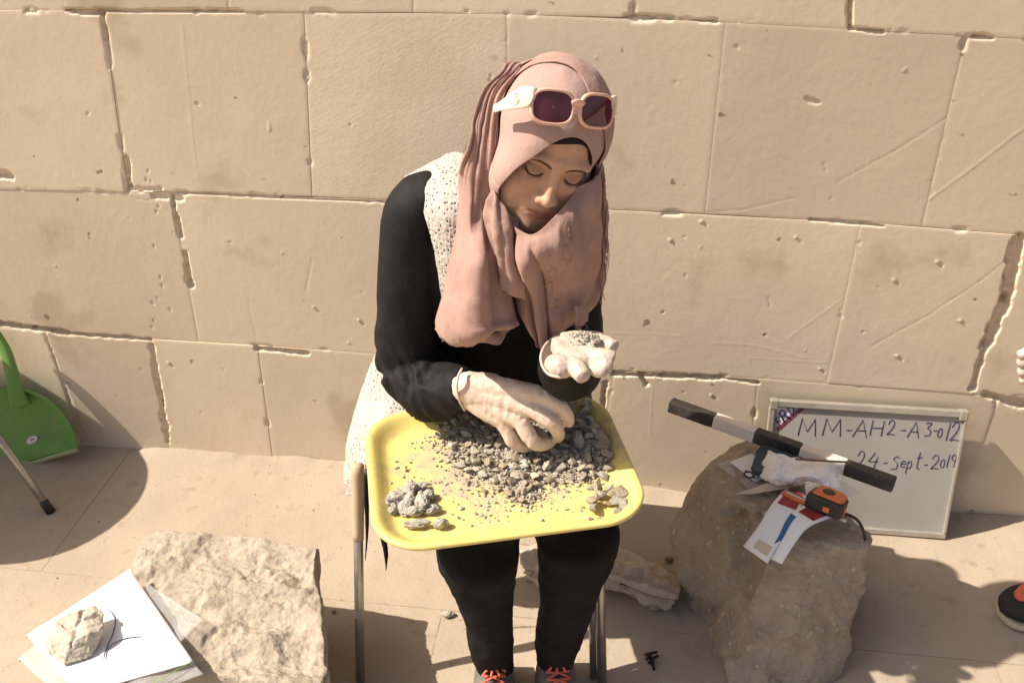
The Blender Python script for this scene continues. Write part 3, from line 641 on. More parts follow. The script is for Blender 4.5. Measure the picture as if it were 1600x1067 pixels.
# round sticker
c = dpt(50,687,.0); 
def disc(c, rx, ry, u, v, n=28): 
    a = np.linspace(0, 2*np.pi, n, endpoint=False); return np.concatenate([[c], c+np.cos(a)[:,None]*rx*u+np.sin(a)[:,None]*ry*v]), [(0, 1+i, 1+(i+1) % n) for i in range(n)]
uu = norm(dpt(70,678)-dpt(30,692)); vv = norm(np.cross(norm(np.cross(uu, [0,-.93,.35])), uu)); nn = np.array([0,-.9,.43])
def onpan(px, py, off):                       # shoot onto the pan surface
    d = norm(_ray(px, py)); R_ = np.array(rows).reshape(-1,3)-CAM; s = R_@d; k = np.argmin(np.linalg.norm(R_-s[:,None]*d, axis=1)); return CAM+d*(s[k]-off)
stk = MB(); c = onpan(50, 687, .004)
u2 = norm(onpan(62,683,.004)-onpan(38,691,.004)); v2 = norm(onpan(50,677,.004)-onpan(50,697,.004))
for rx, ry, off, mi in ((.0200,.0120,0,0),(.0185,.0105,.0006,1),(.0168,.0090,.0012,0)):
    V, F = disc(c-norm(c-CAM)*off, rx, ry, u2, v2); stk.add(V, F, mi)
for dx, dy, hw, hh, mi in ((0,.001,.009,.0011,1),(-.001,.0035,.004,.0006,2),(.001,-.0025,.005,.0007,2)):
    cc = c-norm(c-CAM)*.0018+u2*dx+v2*dy; stk.add([cc-u2*hw-v2*hh, cc+u2*hw-v2*hh, cc+u2*hw+v2*hh, cc-u2*hw+v2*hh], [(0,1,2,3)], mi)
own(stk.obj('sticker', [M['paper'], M['red'], M['ink']], None, False), dp)

# ------------------------------------------------------------------ chair off to the left: its leg is seen, its unseen seat is shaped round for the floor shadow
ch = empty('stool', 'steel tube stool at the left edge whose leg stands before the dustpan', 'stool', (-1.7,-.3,0))
ftp = atz(80,800,0); up_ = np.array([-1.645,-.135,.44])
own(tube_o('leg', [ftp, up_], .009, M['metal'], None), ch)
own(tube_o('rubber_foot', [ftp, ftp+(up_-ftp)*.06], .0115, M['blackplastic'], None), ch)
seat_c = np.array([-1.84,-.27,.45])
for q in ((-1.78,-.46,0),(-2.07,-.60,0),(-2.07,-.09,0)):
    q = np.array(q); own(tube_o('leg', [q, q*[1,1,0]+(seat_c-q)*[.35,.35,.97]], .009, M['metal'], None), ch)
V, F = tubeVF([seat_c-[0,0,.018], seat_c-[0,0,.012], seat_c+[0,0,.010], seat_c+[0,0,.018]], [.235,.25,.25,.235], None, 40, side=(1,0,0), cap=True); own(obj('seat', raw('seat', V, F, M['blackplastic'])), ch)

# ------------------------------------------------------------------ left: rough block, papers, lump
bt = .235
top = [(214,838),(240,824),(330,826),(430,838),(497,850),(492,885),(503,930),(508,985),(512,1040),(505,1078),(400,1062),(330,1044),(240,1040),(150,1010),(160,940),(205,880)]
me = None
def lime_block():
    n = 120
    Pt = np.array([atz(a, b, bt) for a, b in top]); c = Pt.mean(0)
    L_ = np.concatenate([Pt, Pt[:1]]); per = []
    for i in range(len(Pt)): per += [L_[i]*(1-t)+L_[i+1]*t for t in np.linspace(0, 1, 22, endpoint=False)]
    per = np.array(per); k = len(per); per[:, :2] += (.004*fbm(per, 45, 3, 8))[:, None]*norm([1,.4])[:2]
    G = []
    for t in np.linspace(.0, 1, 70): G.append(c+(per-c)*max(t, .001)**.9)
    G = np.array(G); T = np.linspace(0, 1, 70)[:, None]
    P2 = G*[1,1,0]; rid = fbm(P2@np.array([[.5,.0,0],[0,1.3,0],[0,0,0]]).T, 16, 5, 13)
    G[..., 2] = bt-.008+.010*rid+.0026*fbm(P2, 55, 4, 17)-.008*sstep(.97, 1.0, T)-.007*sstep(.25,.7,fbm(P2, 13, 4, 19))
    S = [G]
    wall_ = []
    for t in np.linspace(.05, 1, 16):
        R_ = per.copy(); R_[:, 2] = (bt-.02)*(1-t); out = norm(np.array([0,0,1])) 
        d = R_-c; d[:, 2] = 0; d /= np.linalg.norm(d, axis=1, keepdims=True)
        R_ += d*(-.028*t+.007*fbm(R_, 14, 4, 23)+.003*fbm(R_, 60, 3, 29))[:, None]*min(1, t*3); wall_.append(R_)
    A_ = np.concatenate([G, np.array(wall_)]); nn_ = len(A_)
    return raw('limestone_block', A_.reshape(-1,3), [f[::-1] for f in gridF(nn_, k, True)], M['block'])
blk = obj('limestone_block', lime_block()); tag(blk, 'rough hewn slab of limestone on the floor left of the stool', 'stone block')
def sheet(name, corners, n, z, m, wav=.002, seed=0, parent=None, label=None, cat=None, thick=.0006):
    C = np.array(corners, float).reshape(2,2,3); u, v = np.meshgrid(np.linspace(0,1,n), np.linspace(0,1,n), indexing='ij'); u=u[...,None]; v=v[...,None]
    G = (C[0,0]*(1-u)+C[1,0]*u)*(1-v)+(C[0,1]*(1-u)+C[1,1]*u)*v
    G[..., 2] += wav*fbm(G, 14, 3, seed)
    o = obj(name, raw(name, G.reshape(-1,3), gridF(n,n), m), parent); solidify(o, thick, 0)
    if label: tag(o, label, cat)
    return o
pz = bt+.016
bag = sheet('plastic_bag', [atz(28,1030,pz-.006), atz(120,1110,pz-.006), atz(190,898,pz-.002), atz(318,1052,pz)], 26, 0, M['bag'], .006, 3, None, 'clear plastic zip bag lying under the white paper at the lower left', 'plastic bag')
sheet('bag_flap', [atz(165,985,pz-.004), atz(215,1075,pz-.004), atz(232,912,pz-.002), atz(319,968,pz-.002)], 20, 0, M['bag'], .006, 6, bag)
strokes_later = True
pap = sheet('paper_sheet', [atz(42,992,pz), atz(120,1085,pz+.002), atz(203,888,pz+.004), atz(303,1034,pz+.004)], 26, 0, M['paper'], .0022, 5, None, 'white paper sheet with a blue pen mark under a chalky lump, lower left', 'paper')
def strokes(lines, r, m, name, parent=None, n=6, res=6):
    mb = MB()
    for l in lines:
        P = np.array(l, float); V, F = tubeVF(P, r, None, n, res=(max(2, (len(P)-1)*res) if len(P) > 2 else None)); mb.add(V, F)
    return mb.obj(name, m, parent)
strokes([[atz(a,b,pz+.0048) for a,b in [(166,951),(175,957),(180,970),(176,990),(168,1008),(162,1028)]], [atz(a,b,pz+.0048) for a,b in [(162,1027),(166,1015),(180,1003),(200,996),(220,994)]]], .0009, M['penblue'], 'pen_mark', pap)
strokes([[atz(238,1068,pz+.0048), atz(303,1031,pz+.0048)]], .0008, M['grn'], 'green_edge', pap)
# support stone hidden below the papers
sup = rock_from([atz(*p) for p in [(60,1000,0.0),(150,950,0),(120,1110,0),(215,1130,0),(75,1005,.21),(150,960,.22),(130,1070,.22),(200,1080,.22)]], .012, .006, 16, 6, [M['block']], None, 'stone_support')
tag(sup, 'rough stone mostly hidden beneath the paper and plastic bag', 'stone')
lz = pz+.004
lump = rock_from([atz(70,1015,lz), atz(95,1042,lz), atz(140,1030,lz), atz(160,1000,lz), atz(110,985,lz), atz(68,1000,lz+.02), atz(88,966,lz+.036), atz(118,950,lz+.040), atz(150,945,lz+.034), atz(163,955,lz+.03), atz(163,985,lz+.028), atz(110,1002,lz+.034), atz(140,988,lz+.038)], .0024, .0022, 45, 8, [M['chalk']], None, 'chalky_lump', 3, (-.0018, 120))
V = getV(lump.data); N = getN(lump.data)
def groove(V, N, a, b, w_, dp):
    a, b = np.array(a), np.array(b); t = np.clip((V-a)@(b-a)/((b-a)@(b-a)), 0, 1); d = np.linalg.norm((V-a-t[:, None]*(b-a))[:, :2], axis=1); return V-N*np.maximum(N[:, 2:], 0)**.5*(dp*np.exp(-(d/w_)**2))[:, None]
jit = lambda V: V+.004*np.stack([fbm(V, 70, 2, s) for s in (1,2,3)], -1)
for a, b, w_, dp in ((atz(132,945,lz+.036), atz(112,1004,lz+.034), .0032, .007), (atz(90,974,lz+.036), atz(113,978,lz+.038), .0024, .008), (atz(124,968,lz+.038), atz(158,962,lz+.032), .0024, .007)):
    Vj = jit(V); dV = groove(Vj, N, a, b, w_, dp)-Vj; V = V+dV
setV(lump.data, V); tag(lump, 'cracked whitish lump of stone weighing down the white paper', 'stone')

# ------------------------------------------------------------------ right: boulder
hullA = [(1088,950,-.02),(1125,1000,-.02),(1130,880,-.02),(1058,862,.09),(1054,848,.10),(1060,800,.17),(1075,905,.07),(1078,768,.22),(1106,745,.29),(1165,690,.31),(1235,700,.31),(1262,775,.31),(1188,802,.325),(1135,790,.315),(1195,850,.255),(1180,930,.13),(1205,1010,-.02)]
hullB = [(1098,962,-.02),(1128,1006,-.02),(1128,962,.07),(1136,1095,-.02),(1270,1095,-.02),(1320,1000,-.02),(1350,915,-.02),(1165,965,.0),(1163,1000,.06),(1196,885,.225),(1217,852,.285),(1352,836,.288),(1266,858,.292),(1354,880,.22),(1344,925,.16),(1304,1000,.06),(1240,775,.31),(1178,1045,.05),(1300,785,.305)]
def getN_of(me, V): setV(me, V); return getN(me)
def facet(V, N, k, blend, seed):
    rg = np.random.default_rng(seed); idx = rg.choice(len(V), k, replace=False); S, Q = V[idx], N[idx]
    i = np.argmin(((V[:, None]-S[None])**2).sum(-1)+.00*rg.random((1, k)), axis=1); return V-Q[i]*(np.sum((V-S[i])*Q[i], 1)*blend)[:, None]
def multi_rock(name, hulls, voxel, m, smooth, fn):
    mb = MB()
    for h in hulls:
        bm = bmesh.new()
        for p in h: bm.verts.new(Vector(atz(*p)))
        bmesh.ops.convex_hull(bm, input=bm.verts[:]); bmesh.ops.delete(bm, geom=[v for v in bm.verts if not v.link_faces], context='VERTS'); bm.verts.index_update()
        mb.add([v.co[:] for v in bm.verts], [tuple(v.index for v in f.verts) for f in bm.faces]); bm.free()
    me = remeshed(name, mb, voxel, smooth, [m]); V = getV(me); N = getN(me); V = facet(V, N, 46, .85, 3); V = facet(V, getN_of(me, V), 260, .55, 4); N = getN_of(me, V); V = V+N*fn(V)[:, None]
    setV(me, V+getN(me)*(.0016*fbm(V, 90, 3, 39))[:, None]); o = obj(name, me); sm_ = o.modifiers.new('soften', 'SMOOTH'); sm_.iterations = 3; sm_.factor = .5; return o
def brough(V):
    q = V@np.array([[1,.15,.3],[-.2,1,.25],[-.35,-.2,1]])
    step = fbm(q*[1,1,.55], 11, 2, 33); st = np.floor(step*3.2)/3.2+sstep(.72, 1.0, (step*3.2) % 1)/3.2
    return .003*st+.0022*(1-2*np.abs(fbm(q, 17, 5, 35)))-.0022*sstep(.1,.5,fbm(q, 38, 3, 41))+.0018*fbm(V, 85, 3, 37)
boulder = multi_rock('boulder', [hullA, hullB], .0036, M['boulder'], 1, brough)
tag(boulder, 'large brown boulder serving as a table for tools and papers', 'boulder')

# ------------------------------------------------------------------ whiteboard
bTL, bTR, bBR = at(1203,622,-.018), at(1512,640,-.018), atz(1478,838,.002)
bu = norm(bTR-bTL); bw = np.linalg.norm(bTR-bTL); bvv = bTR-bBR; bvv = bvv-bu*(bvv@bu); bh = np.linalg.norm(bvv); bv = bvv/bh; bn = np.cross(bu, bv); bO = bTR-bu*bw-bv*bh
if bn[1] > 0: bn = -bn
def bp(u, v, off=0.0): return bO+bu*bw*u+bv*bh*v+bn*off
wb = empty('whiteboard', 'small framed whiteboard with handwritten code leaning on the wall behind the boulder', 'whiteboard', tuple(bp(.5,0)))
def bbox(name, u0, u1, v0, v1, o0, o1, m, bev=0.001):
    c = bp((u0+u1)/2, (v0+v1)/2, (o0+o1)/2); V, F = boxVF(c, (abs(u1-u0)*bw/2, abs(v1-v0)*bh/2, abs(o1-o0)/2), np.stack([bu, bv, bn], 1), bev)
    return own(obj(name, raw(name, V, F, m, False)), wb)
bbox('panel', .01,.99,.01,.99,0,.006,M['board'])
fw = .013
for n_, a in (('frame_rail',(0,1,1-fw/bh*1.2,1)),('frame_rail',(0,1,0,fw/bh)),('frame_stile',(0,fw/bw,fw/bh+.004,1-fw/bh*1.2-.004)),('frame_stile',(1-fw/bw*.55,1,fw/bh+.004,1-fw/bh*1.2-.004))):
    bbox(n_, *a, -.003, .013, M['alu'], .002)
for u in (.022,.978): bbox('corner_cap', u-.022, u+.022, .93, 1.004, -.004, .0145, M['alu'], .003)
GL = {'M':[[(0,0),(.12,1),(.5,.25),(.88,1),(1,0)]],'A':[[(0,0),(.55,1),(.95,0)],[(.2,.38),(.85,.38)]],'H':[[(.08,1),(.0,0)],[(.95,1),(.88,0)],[(.05,.5),(.92,.52)]],
 '2':[[(.05,.72),(.25,.98),(.6,1),(.75,.75),(.5,.4),(.05,.02),(.4,.06),(.95,.02)]],'-':[[(.1,.42),(.9,.46)]],'3':[[(.1,.95),(.75,.95),(.35,.58),(.75,.42),(.65,.08),(.1,.02)]],
 '0':[[(.5,.72),(.15,.5),(.15,.12),(.5,0),(.8,.25),(.75,.6),(.5,.72)]],'1':[[(.6,1),(.35,0)]],'4':[[(.5,1),(.0,.42),(.85,.45)],[(.75,.75),(.55,0)]],
 'S':[[(.85,.9),(.45,1),(.2,.78),(.7,.45),(.6,.08),(.05,.02)]],'e':[[(.1,.35),(.8,.4),(.6,.65),(.2,.5),(.2,.1),(.8,.05)]],'p':[[(.2,.65),(.05,-.4)],[(.18,.5),(.6,.66),(.8,.35),(.5,.05),(.15,.12)]],
 't':[[(.5,1),(.35,.1),(.7,.02)],[(.1,.66),(.9,.7)]],'9':[[(.85,.75),(.45,.98),(.2,.68),(.6,.5),(.85,.85),(.6,.05)]],'7':[[(.1,.7),(.3,.97),(.75,.9),(.6,.5),(.5,.15)]],
 'F':[[(0,0),(0,1),(.85,1)],[(0,.52),(.6,.52)]],'R':[[(0,0),(0,1),(.6,1),(.8,.78),(.6,.52),(0,.5)],[(.4,.5),(.9,0)]],'D':[[(0,0),(0,1),(.45,.95),(.8,.6),(.75,.3),(.4,.02),(0,0)]]}
def curvy(ch): return ch in '2309SeptD7'
def write(items, name, r, m):
    mb = MB()
    for ch_, u, v, wd, hh in items:                # wd, hh in metres
        for l in GL[ch_]:
            P = np.array([bp(u+x*wd/bw, v+y*hh/bh, .0062) for x, y in l])
            V, F = tubeVF(P, r, None, 6, res=(len(P)-1)*6 if len(P) > 2 and curvy(ch_) else None); mb.add(V, F)
    return own(mb.obj(name, m), wb)
def buv(px, py):                                  # photo px -> board u, v
    d = _ray(px, py); s = ((bO-CAM)@bn)/(d@bn); q = CAM+d*s-bO; return float(q@bu/bw), float(q@bv/bh)
def lineof(txt, spans, wdk=1.0):
    it = []
    for c_, (x0, x1, yb, yt) in zip(txt, spans):
        u0, v0 = buv(x0, yb); u1, v1 = buv(x1, yb); _, v2 = buv((x0+x1)/2, yt); it.append((c_, u0, v0, (u1-u0)*bw, (v2-v0)*bh))
    return it
write(lineof('MM-AH2-A3-012', [(1246,1273,678,652),(1284,1312,678,652),(1320,1329,677,661),(1331,1354,680,654),(1358,1378,678,655),(1384,1397,677,655),(1404,1414,677,661),(1416,1435,681,657),(1441,1455,679,658),(1455,1462,679,660),(1462,1471,681,661),(1474,1482,686,658),(1482,1497,686,658)]), 'handwriting', .0010, M['ink'])
write(lineof('24-Sept-2019', [(1336,1350,729,703),(1354,1372,729,705),(1377,1385,727,713),(1390,1404,731,711),(1404,1415,728,712),(1414,1424,730,712),(1427,1438,730,704),(1441,1448,730,716),(1452,1466,730,709),(1466,1475,728,710),(1475,1482,728,708),(1481,1493,728,707)]), 'handwriting', .0009, M['ink'])
# printed corner: three letters on a slant and a plum stripe
def quad_on(name, pts, m, off):
    P = np.array([bp(*buv(*p), off) for p in pts]); return own(obj(name, raw(name, P, [(0,1,2,3)], m, False)), wb)
quad_on('corner_print', [(1214,634),(1243,636),(1213,668),(1213,650)], M['paper'], .0063)
quad_on('corner_stripe', [(1250,635),(1258,635),(1216,672),(1212,667)], M['purple'], .0066)
mb = MB()
for ch_, p0, du, hh, r in (('F',(1217,662),(6,-5),11,.0014),('R',(1225,657),(9,-7),17,.0018),('D',(1236,646),(7,-6),11,.0014)):
    for l in GL[ch_]:
        P = np.array([bp(*buv(p0[0]+x*du[0]-y*hh*.5, p0[1]+x*du[1]-y*hh*.82), .0068) for x, y in l]); V, F = tubeVF(P, r, None, 6, res=(len(P)-1)*5 if ch_ == 'D' else None); mb.add(V, F)
own(mb.obj('corner_letters', M['ink']), wb)

# ------------------------------------------------------------------ things on the boulder
zt_ = .335
rodA, rodB = atz(1047,632,.372), atz(1398,757,.36)
rod = empty('scale_bar', 'black and white banded square scale bar lying across the boulder', 'scale bar', tuple((rodA+rodB)/2))
rd = norm(rodB-rodA); rl = np.linalg.norm(rodB-rodA); rs_ = norm(np.cross(rd, [0,0,1])); ru = np.cross(rs_, rd)
Rr = np.stack([rd, rs_, ru], 1) @ np.array(Matrix.Rotation(math.radians(8), 3, 'X'))
ed = [0,.188,.375,.60,.79,1.0] 
proj_t = []
for px, py in ((1047,632),(1117,652),(1180,682),(1250,707),(1320,733),(1398,757)):
    d = _ray(px, py); n_ = np.cross(d, ru); proj_t.append(float(((CAM-rodA)@n_)/(rd@n_)))
for k in range(5):
    a, b = proj_t[k], proj_t[k+1]
    V, F = boxVF(rodA+rd*(a+b)/2, ((b-a)/2-.0003, .0135, .0135), Rr, .003 if k in (0,4) else .0018)
    own(obj('band', raw('band', V, F, M['worn'] if k % 2 == 0 else M['white'], False)), rod)
# clear bags with printed cards under the tools
b1 = sheet('plastic_bag', [atz(1118,725,.318), atz(1178,770,.325), atz(1185,700,.322), atz(1300,745,.335)], 14, 0, M['bag'], .004, 12, None, 'clear zip bag with a printed card on the left of the boulder top', 'plastic bag')
sheet('printed_card', [atz(1140,722,.325), atz(1180,752,.33), atz(1175,708,.327), atz(1215,740,.333)], 8, 0, M['paper'], .001, 13, b1)
b2 = sheet('beige_folder', [atz(1150,772,.338), atz(1172,773,.338), atz(1218,748,.342), atz(1262,757,.342)], 10, 0, M['card'], .002, 14, None, 'thin beige card sticking out under the white tissue', 'card')
b3 = sheet('plastic_bag', [atz(1190,800,.325), atz(1215,815,.32), atz(1300,742,.335), atz(1345,768,.325)], 14, 0, M['bag'], .004, 15, None, 'clear plastic bag under the tape measure and tools', 'plastic bag')
# dark pouch
pch = rock_from([atz(*p) for p in [(1176,742,.335),(1184,710,.335),(1200,692,.335),(1262,700,.335),(1270,735,.335),(1200,752,.335),(1172,735,.352),(1180,702,.362),(1200,684,.362),(1250,690,.362),(1262,720,.36),(1200,740,.36)]], .0035, .0025, 45, 7, [M['navy']], None, 'pouch', 4)
tag(pch, 'dark teal soft pouch under the crumpled tissue', 'pouch')
strokes([[atz(1166,735,.35), atz(1163,742,.35), atz(1172,746,.35), atz(1180,742,.35)], [atz(1165,737,.352), atz(1174,738,.352), atz(1178,747,.352)]], .0018, M['blackplastic'], 'strap_buckle', pch)
# crumpled tissue
nu, nv = 70, 44
ctl = [[(1191,702,.35),(1212,706,.372),(1232,712,.374),(1268,719,.372),(1300,720,.365),(1314,734,.358)],
       [(1188,722,.352),(1210,722,.386),(1235,728,.378),(1265,733,.388),(1295,730,.386),(1316,745,.366)],
       [(1186,742,.345),(1205,745,.378),(1232,748,.372),(1262,744,.392),(1290,746,.388),(1314,756,.372)],
       [(1197,752,.340),(1222,757,.347),(1250,757,.352),(1268,752,.372),(1292,759,.379),(1310,769,.370)]]
G = patch(np.array([[atz(*q) for q in r] for r in ctl]), nv, nu); Nn = gnormals(G)
G = G+Nn*(.004*(np.abs(fbm(G, 32, 4, 5))*2-1)+.0015*fbm(G, 110, 2, 6))[..., None]; G[..., 2] = np.maximum(G[..., 2], .343)
ts = obj('tissue', raw('tissue', G.reshape(-1,3), gridF(nv,nu), M['tissue'])); solidify(ts, .001, 0); tag(ts, 'crumpled white tissue lying on the dark pouch', 'tissue')
own_ = None
pn = tube_o('pencil', [atz(1243,717,.392), atz(1325,722,.388)], .0022, M['wood'], None, 8); tag(pn, 'thin brown wooden stick lying on top of the tissue', 'stick')
# tape measure
tm = empty('tape_measure', 'black and orange tape measure beside the tissue on the boulder', 'tape measure', tuple(atz(1292,785,.345)))
tc_ = atz(1293,783,.365); tu_ = norm(atz(1325,790,.365)-atz(1262,765,.365)); tv_ = norm(np.cross([0,0,1], tu_))
Rt = np.stack([tu_, tv_, [0,0,1]], 1)@np.array(Matrix.Rotation(math.radians(-14), 3, 'X'))
def tpoly(name, out, z0, z1, m, bev=.003):
    bm = bmesh.new(); vs_ = [bm.verts.new((x, y, z0)) for x, y in out]; f = bm.faces.new(vs_)
    r = bmesh.ops.extrude_face_region(bm, geom=[f]); bmesh.ops.translate(bm, verts=[e for e in r['geom'] if isinstance(e, bmesh.types.BMVert)], vec=(0,0,z1-z0))
    bmesh.ops.recalc_face_normals(bm, faces=bm.faces[:]); bmesh.ops.bevel(bm, geom=bm.edges[:], offset=bev, segments=2, affect='EDGES', profile=.5)
    bm.verts.index_update(); V = np.array([v.co[:] for v in bm.verts])@Rt.T+tc_; F = [tuple(v.index for v in f_.verts) for f_ in bm.faces]; bm.free()
    return own(obj(name, raw(name, V, F, m, False)), tm)
ot = [(-.036,-.024),(.030,-.026),(.036,-.018),(.036,.012),(.026,.026),(-.012,.030),(-.032,.018)]
tpoly('case', ot, -.018, .013, M['blackplastic'], .004)
tpoly('orange_cover', [(x*.84+.002, y*.84) for x, y in ot], .0128, .019, M['orange'], .003)
tpoly('hub', [(.012*math.cos(a)-.002, .012*math.sin(a)) for a in np.linspace(0, 2*np.pi, 18, endpoint=False)], .0188, .0205, M['blackplastic'], .0006)
tpoly('orange_label', [(.0355,-.012),(.0372,-.012),(.0372,.004),(.0355,.004)], -.012, .004, M['orange'], .0004)
tpoly('lock_button', [(.0,-.0285),(.013,-.0285),(.013,-.024),(.0,-.024)], -.010, .000, M['orange'], .001)
# folding knife / pliers
kn = empty('folding_tool', 'open folding tool with orange handle halves in front of the tape measure', 'hand tool', tuple(atz(1265,795,.345)))
def barp(name, pts, rx, ry, m): 
    V, F = tubeVF([atz(*p) for p in pts], rx, ry, 12, side=(0,0,1), res=16, power=3); return own(obj(name, raw(name, V, F, m)), kn)
barp('handle_half', [(1225,769,.352),(1245,780,.352),(1272,789,.350)], .0055, .008, M['orange'])
barp('handle_half', [(1232,787,.345),(1255,795,.345),(1282,802,.343)], .005, .007, M['blackplastic'])
barp('liner', [(1226,766,.357),(1250,777,.357),(1276,788,.354),(1300,802,.35)], .0016, .004, M['metal'])
barp('jaw', [(1270,788,.352),(1290,799,.35),(1310,808,.348),(1322,814,.348)], [.005,.004,.0035,.003], [.005,.004,.004,.003], M['card'])
# black strap curling down at the right
stp = tube_o('strap', [atz(1305,800,.34), atz(1322,803,.345), atz(1338,811,.34), atz(1346,822,.325), atz(1350,832,.31), atz(1352,842,.29)], .0032, M['blackplastic'], None, 8, res=30); tag(stp, 'black cord loop hanging over the right edge of the boulder', 'cord')
# folded leaflets hanging over the edge
def leaflet(nm, ctl, label, extra):
    root = empty(nm, label, 'leaflet', tuple(atz(*ctl[0][0])))
    G = patch(np.array([[atz(*q) for q in r] for r in ctl]), 16, 8); o = own(obj('sheet', raw('sheet', G.reshape(-1,3), gridF(16,8), M['paper'])), root); solidify(o, .0008, 0)
    N_ = gnormals(G); N_ = N_*np.sign(np.sum(N_*(CAM-G), -1, keepdims=True))
    for en, i0, i1, j0, j1, m in extra:
        S_ = (G+N_*.0011)[i0:i1+1, j0:j1+1]; own(obj(en, raw(en, S_.reshape(-1,3), gridF(i1-i0+1, j1-j0+1), m)), root)
    return root
leaflet('leaflet', [[(1228,762,.346),(1262,775,.346)],[(1204,790,.352),(1245,806,.352)],[(1184,823,.332),(1222,843,.332)],[(1161,853,.303),(1199,880,.303)]], 'white folded leaflet with red top, left of two hanging over the boulder', [('red_print',0,4,1,6,M['red']),('arch_print',12,14,2,6,M['card'])])
leaflet('leaflet', [[(1272,782,.348),(1322,800,.348)],[(1236,802,.354),(1266,822,.354)],[(1215,840,.332),(1240,852,.330)],[(1197,870,.305),(1222,881,.300)]], 'white folded leaflet with blue stripe and red top, right of two hanging over the boulder', [('red_print',0,4,1,6,M['red']),('blue_stripe',5,15,0,2,M['blue'])])

# ------------------------------------------------------------------ cloth sack, odds and ends on the floor
sk = [[(808,850),(812,868),(818,890),(822,905)],[(860,848),(862,870),(866,905),(870,930)],[(925,852),(925,880),(930,905),(936,918)],[(965,852),(960,885),(962,910),(968,922)],[(1000,868),(995,900),(995,925),(998,936)],[(1035,888),(1030,915),(1025,935),(1020,950)],[(1063,905),(1062,925),(1055,940),(1045,952)]]
zz_ = [.004,.052,.05,.003]
G = patch(np.array([[atz(q[0], q[1], zz_[j]) for j, q in enumerate(r)] for r in sk]), 90, 36); Nn = gnormals(G); Nn *= np.sign(Nn[..., 2:])
v = np.linspace(0, 1, 36)[None, :, None]
fold = .012*np.sin(np.arange(36)[None, :]*.75+2.5*fbm(G*[1,.4,1], 9, 2, 3))*np.sin(np.pi*np.linspace(0,1,36))[None]+.006*fbm(G, 45, 3, 5)
G = G+Nn*fold[..., None]; G[..., 2] = np.maximum(G[..., 2], .0015)
sc_ = obj('cloth_sack', raw('cloth_sack', G.reshape(-1,3), gridF(90,36), M['cloth'])); solidify(sc_, .002, 0); tag(sc_, 'crumpled dirty white cloth lying on the floor between stool and boulder', 'cloth')
tw_ = strokes([[atz(a,b,h) for a,b,h in l] for l in ([(1008,1022,.004),(1018,1020,.012),(1026,1018,.006)],[(1010,1030,.004),(1016,1024,.014),(1020,1036,.006),(1022,1046,.003)],[(1014,1034,.004),(1020,1028,.012),(1028,1024,.008)],[(1012,1026,.004),(1018,1030,.01),(1014,1036,.003)])], .0028, M['twig'], 'charred_twig')
tag(tw_, 'small charred tangle of twig on the floor left of the boulder', 'twig')
st1 = obj('stone', pebmesh(2, 2, True), None, tuple(atz(1045,873,.008)), (.3,.2,.4), (.012,.010,.011)); tag(st1, 'small brown stone on the floor against the left foot of the boulder', 'stone')
st2 = obj('stone', pebmesh(3, 2, True), None, tuple(atz(521,955,.004)), (.3,.2,.4), (.006,.005,.005)); tag(st2, 'small dark pebble on the floor just right of the limestone slab', 'stone')
st3 = obj('stone', pebmesh(1, 2), None, tuple(at(1050,798,-.03)), (.3,.2,.4), (.016,.012,.007)); tag(st3, 'small tan chip at the foot of the wall left of the boulder', 'stone')
st4 = obj('stone', pebmesh(4, 1, True), None, tuple(atz(700,958,.008)), (.3,.2,.4), (.016,.012,.010)); tag(st4, 'tan stone on the floor close to the left trouser leg', 'stone')
mb = MB()
for k in range(950):
    if k < 170: px, py = RNG.normal(1090, 28), RNG.normal(1010, 26)
    elif k < 800: px, py = RNG.uniform(-20, 1620), RNG.uniform(730, 1100)
    else: px, py = RNG.uniform(1380, 1600), RNG.uniform(960, 1100)
    p = atz(px, py, 0)
    if p[1] > -.01: continue
    s = RNG.choice([.0009,.0015,.0026], p=[.68,.25,.07]); V, F = PEB[RNG.integers(14)]
    mb.add((V@np.array(Matrix.Rotation(RNG.uniform(0,6), 3, Vector(RNG.normal(size=3)))).T)*s+p+[0,0,s*.4], F, int(RNG.choice([0,1,2])))
tag(mb.obj('grit', [STONES[0], STONES[3], STONES[2]], smooth=False), 'loose grit and crumbs strewn over the paving', None, None, 'stuff')
SG_PITCH, SG_O = -32, (-.012,-.084,.113)
# ------------------------------------------------------------------ the woman
def rot3(a, b, c):
    ca, sa, cb, sb, cc, sc = math.cos(a), math.sin(a), math.cos(b), math.sin(b), math.cos(c), math.sin(c)
    return np.array([[ca,-sa,0],[sa,ca,0],[0,0,1]])@np.array([[1,0,0],[0,cb,-sb],[0,sb,cb]])@np.array([[cc,0,sc],[0,1,0],[-sc,0,cc]])
HR = rot3(math.radians(13.3), math.radians(14.1), math.radians(19.2)); HT = np.array([-.1275,-.50,1.0878]); HS = .974
def hw(l): return (np.asarray(l, float)*HS)@HR.T+HT
def hl(wv): return ((np.asarray(wv, float)-HT)@HR)/HS
def ell(P, c, r):
    q = (P-np.array(c))/np.array(r); k = np.linalg.norm(q, axis=-1); return (k-1)*min(r)*1.0 if False else (k-1)*k/(np.linalg.norm(q/np.array(r), axis=-1)+1e-9)
def sph(P, c, r): return np.linalg.norm(P-np.array(c), axis=-1)-r
def caps(P, a, b, ra, rb):
    a, b = np.array(a), np.array(b); t = np.clip((P-a)@(b-a)/((b-a)@(b-a)), 0, 1); return np.linalg.norm(P-a-t[..., None]*(b-a), axis=-1)-(ra+(rb-ra)*t)
def smin(a, b, k): h = np.clip(.5+.5*(b-a)/k, 0, 1); return b+(a-b)*h-k*h*(1-h)
def smax(a, b, k): return -smin(-a, -b, k)
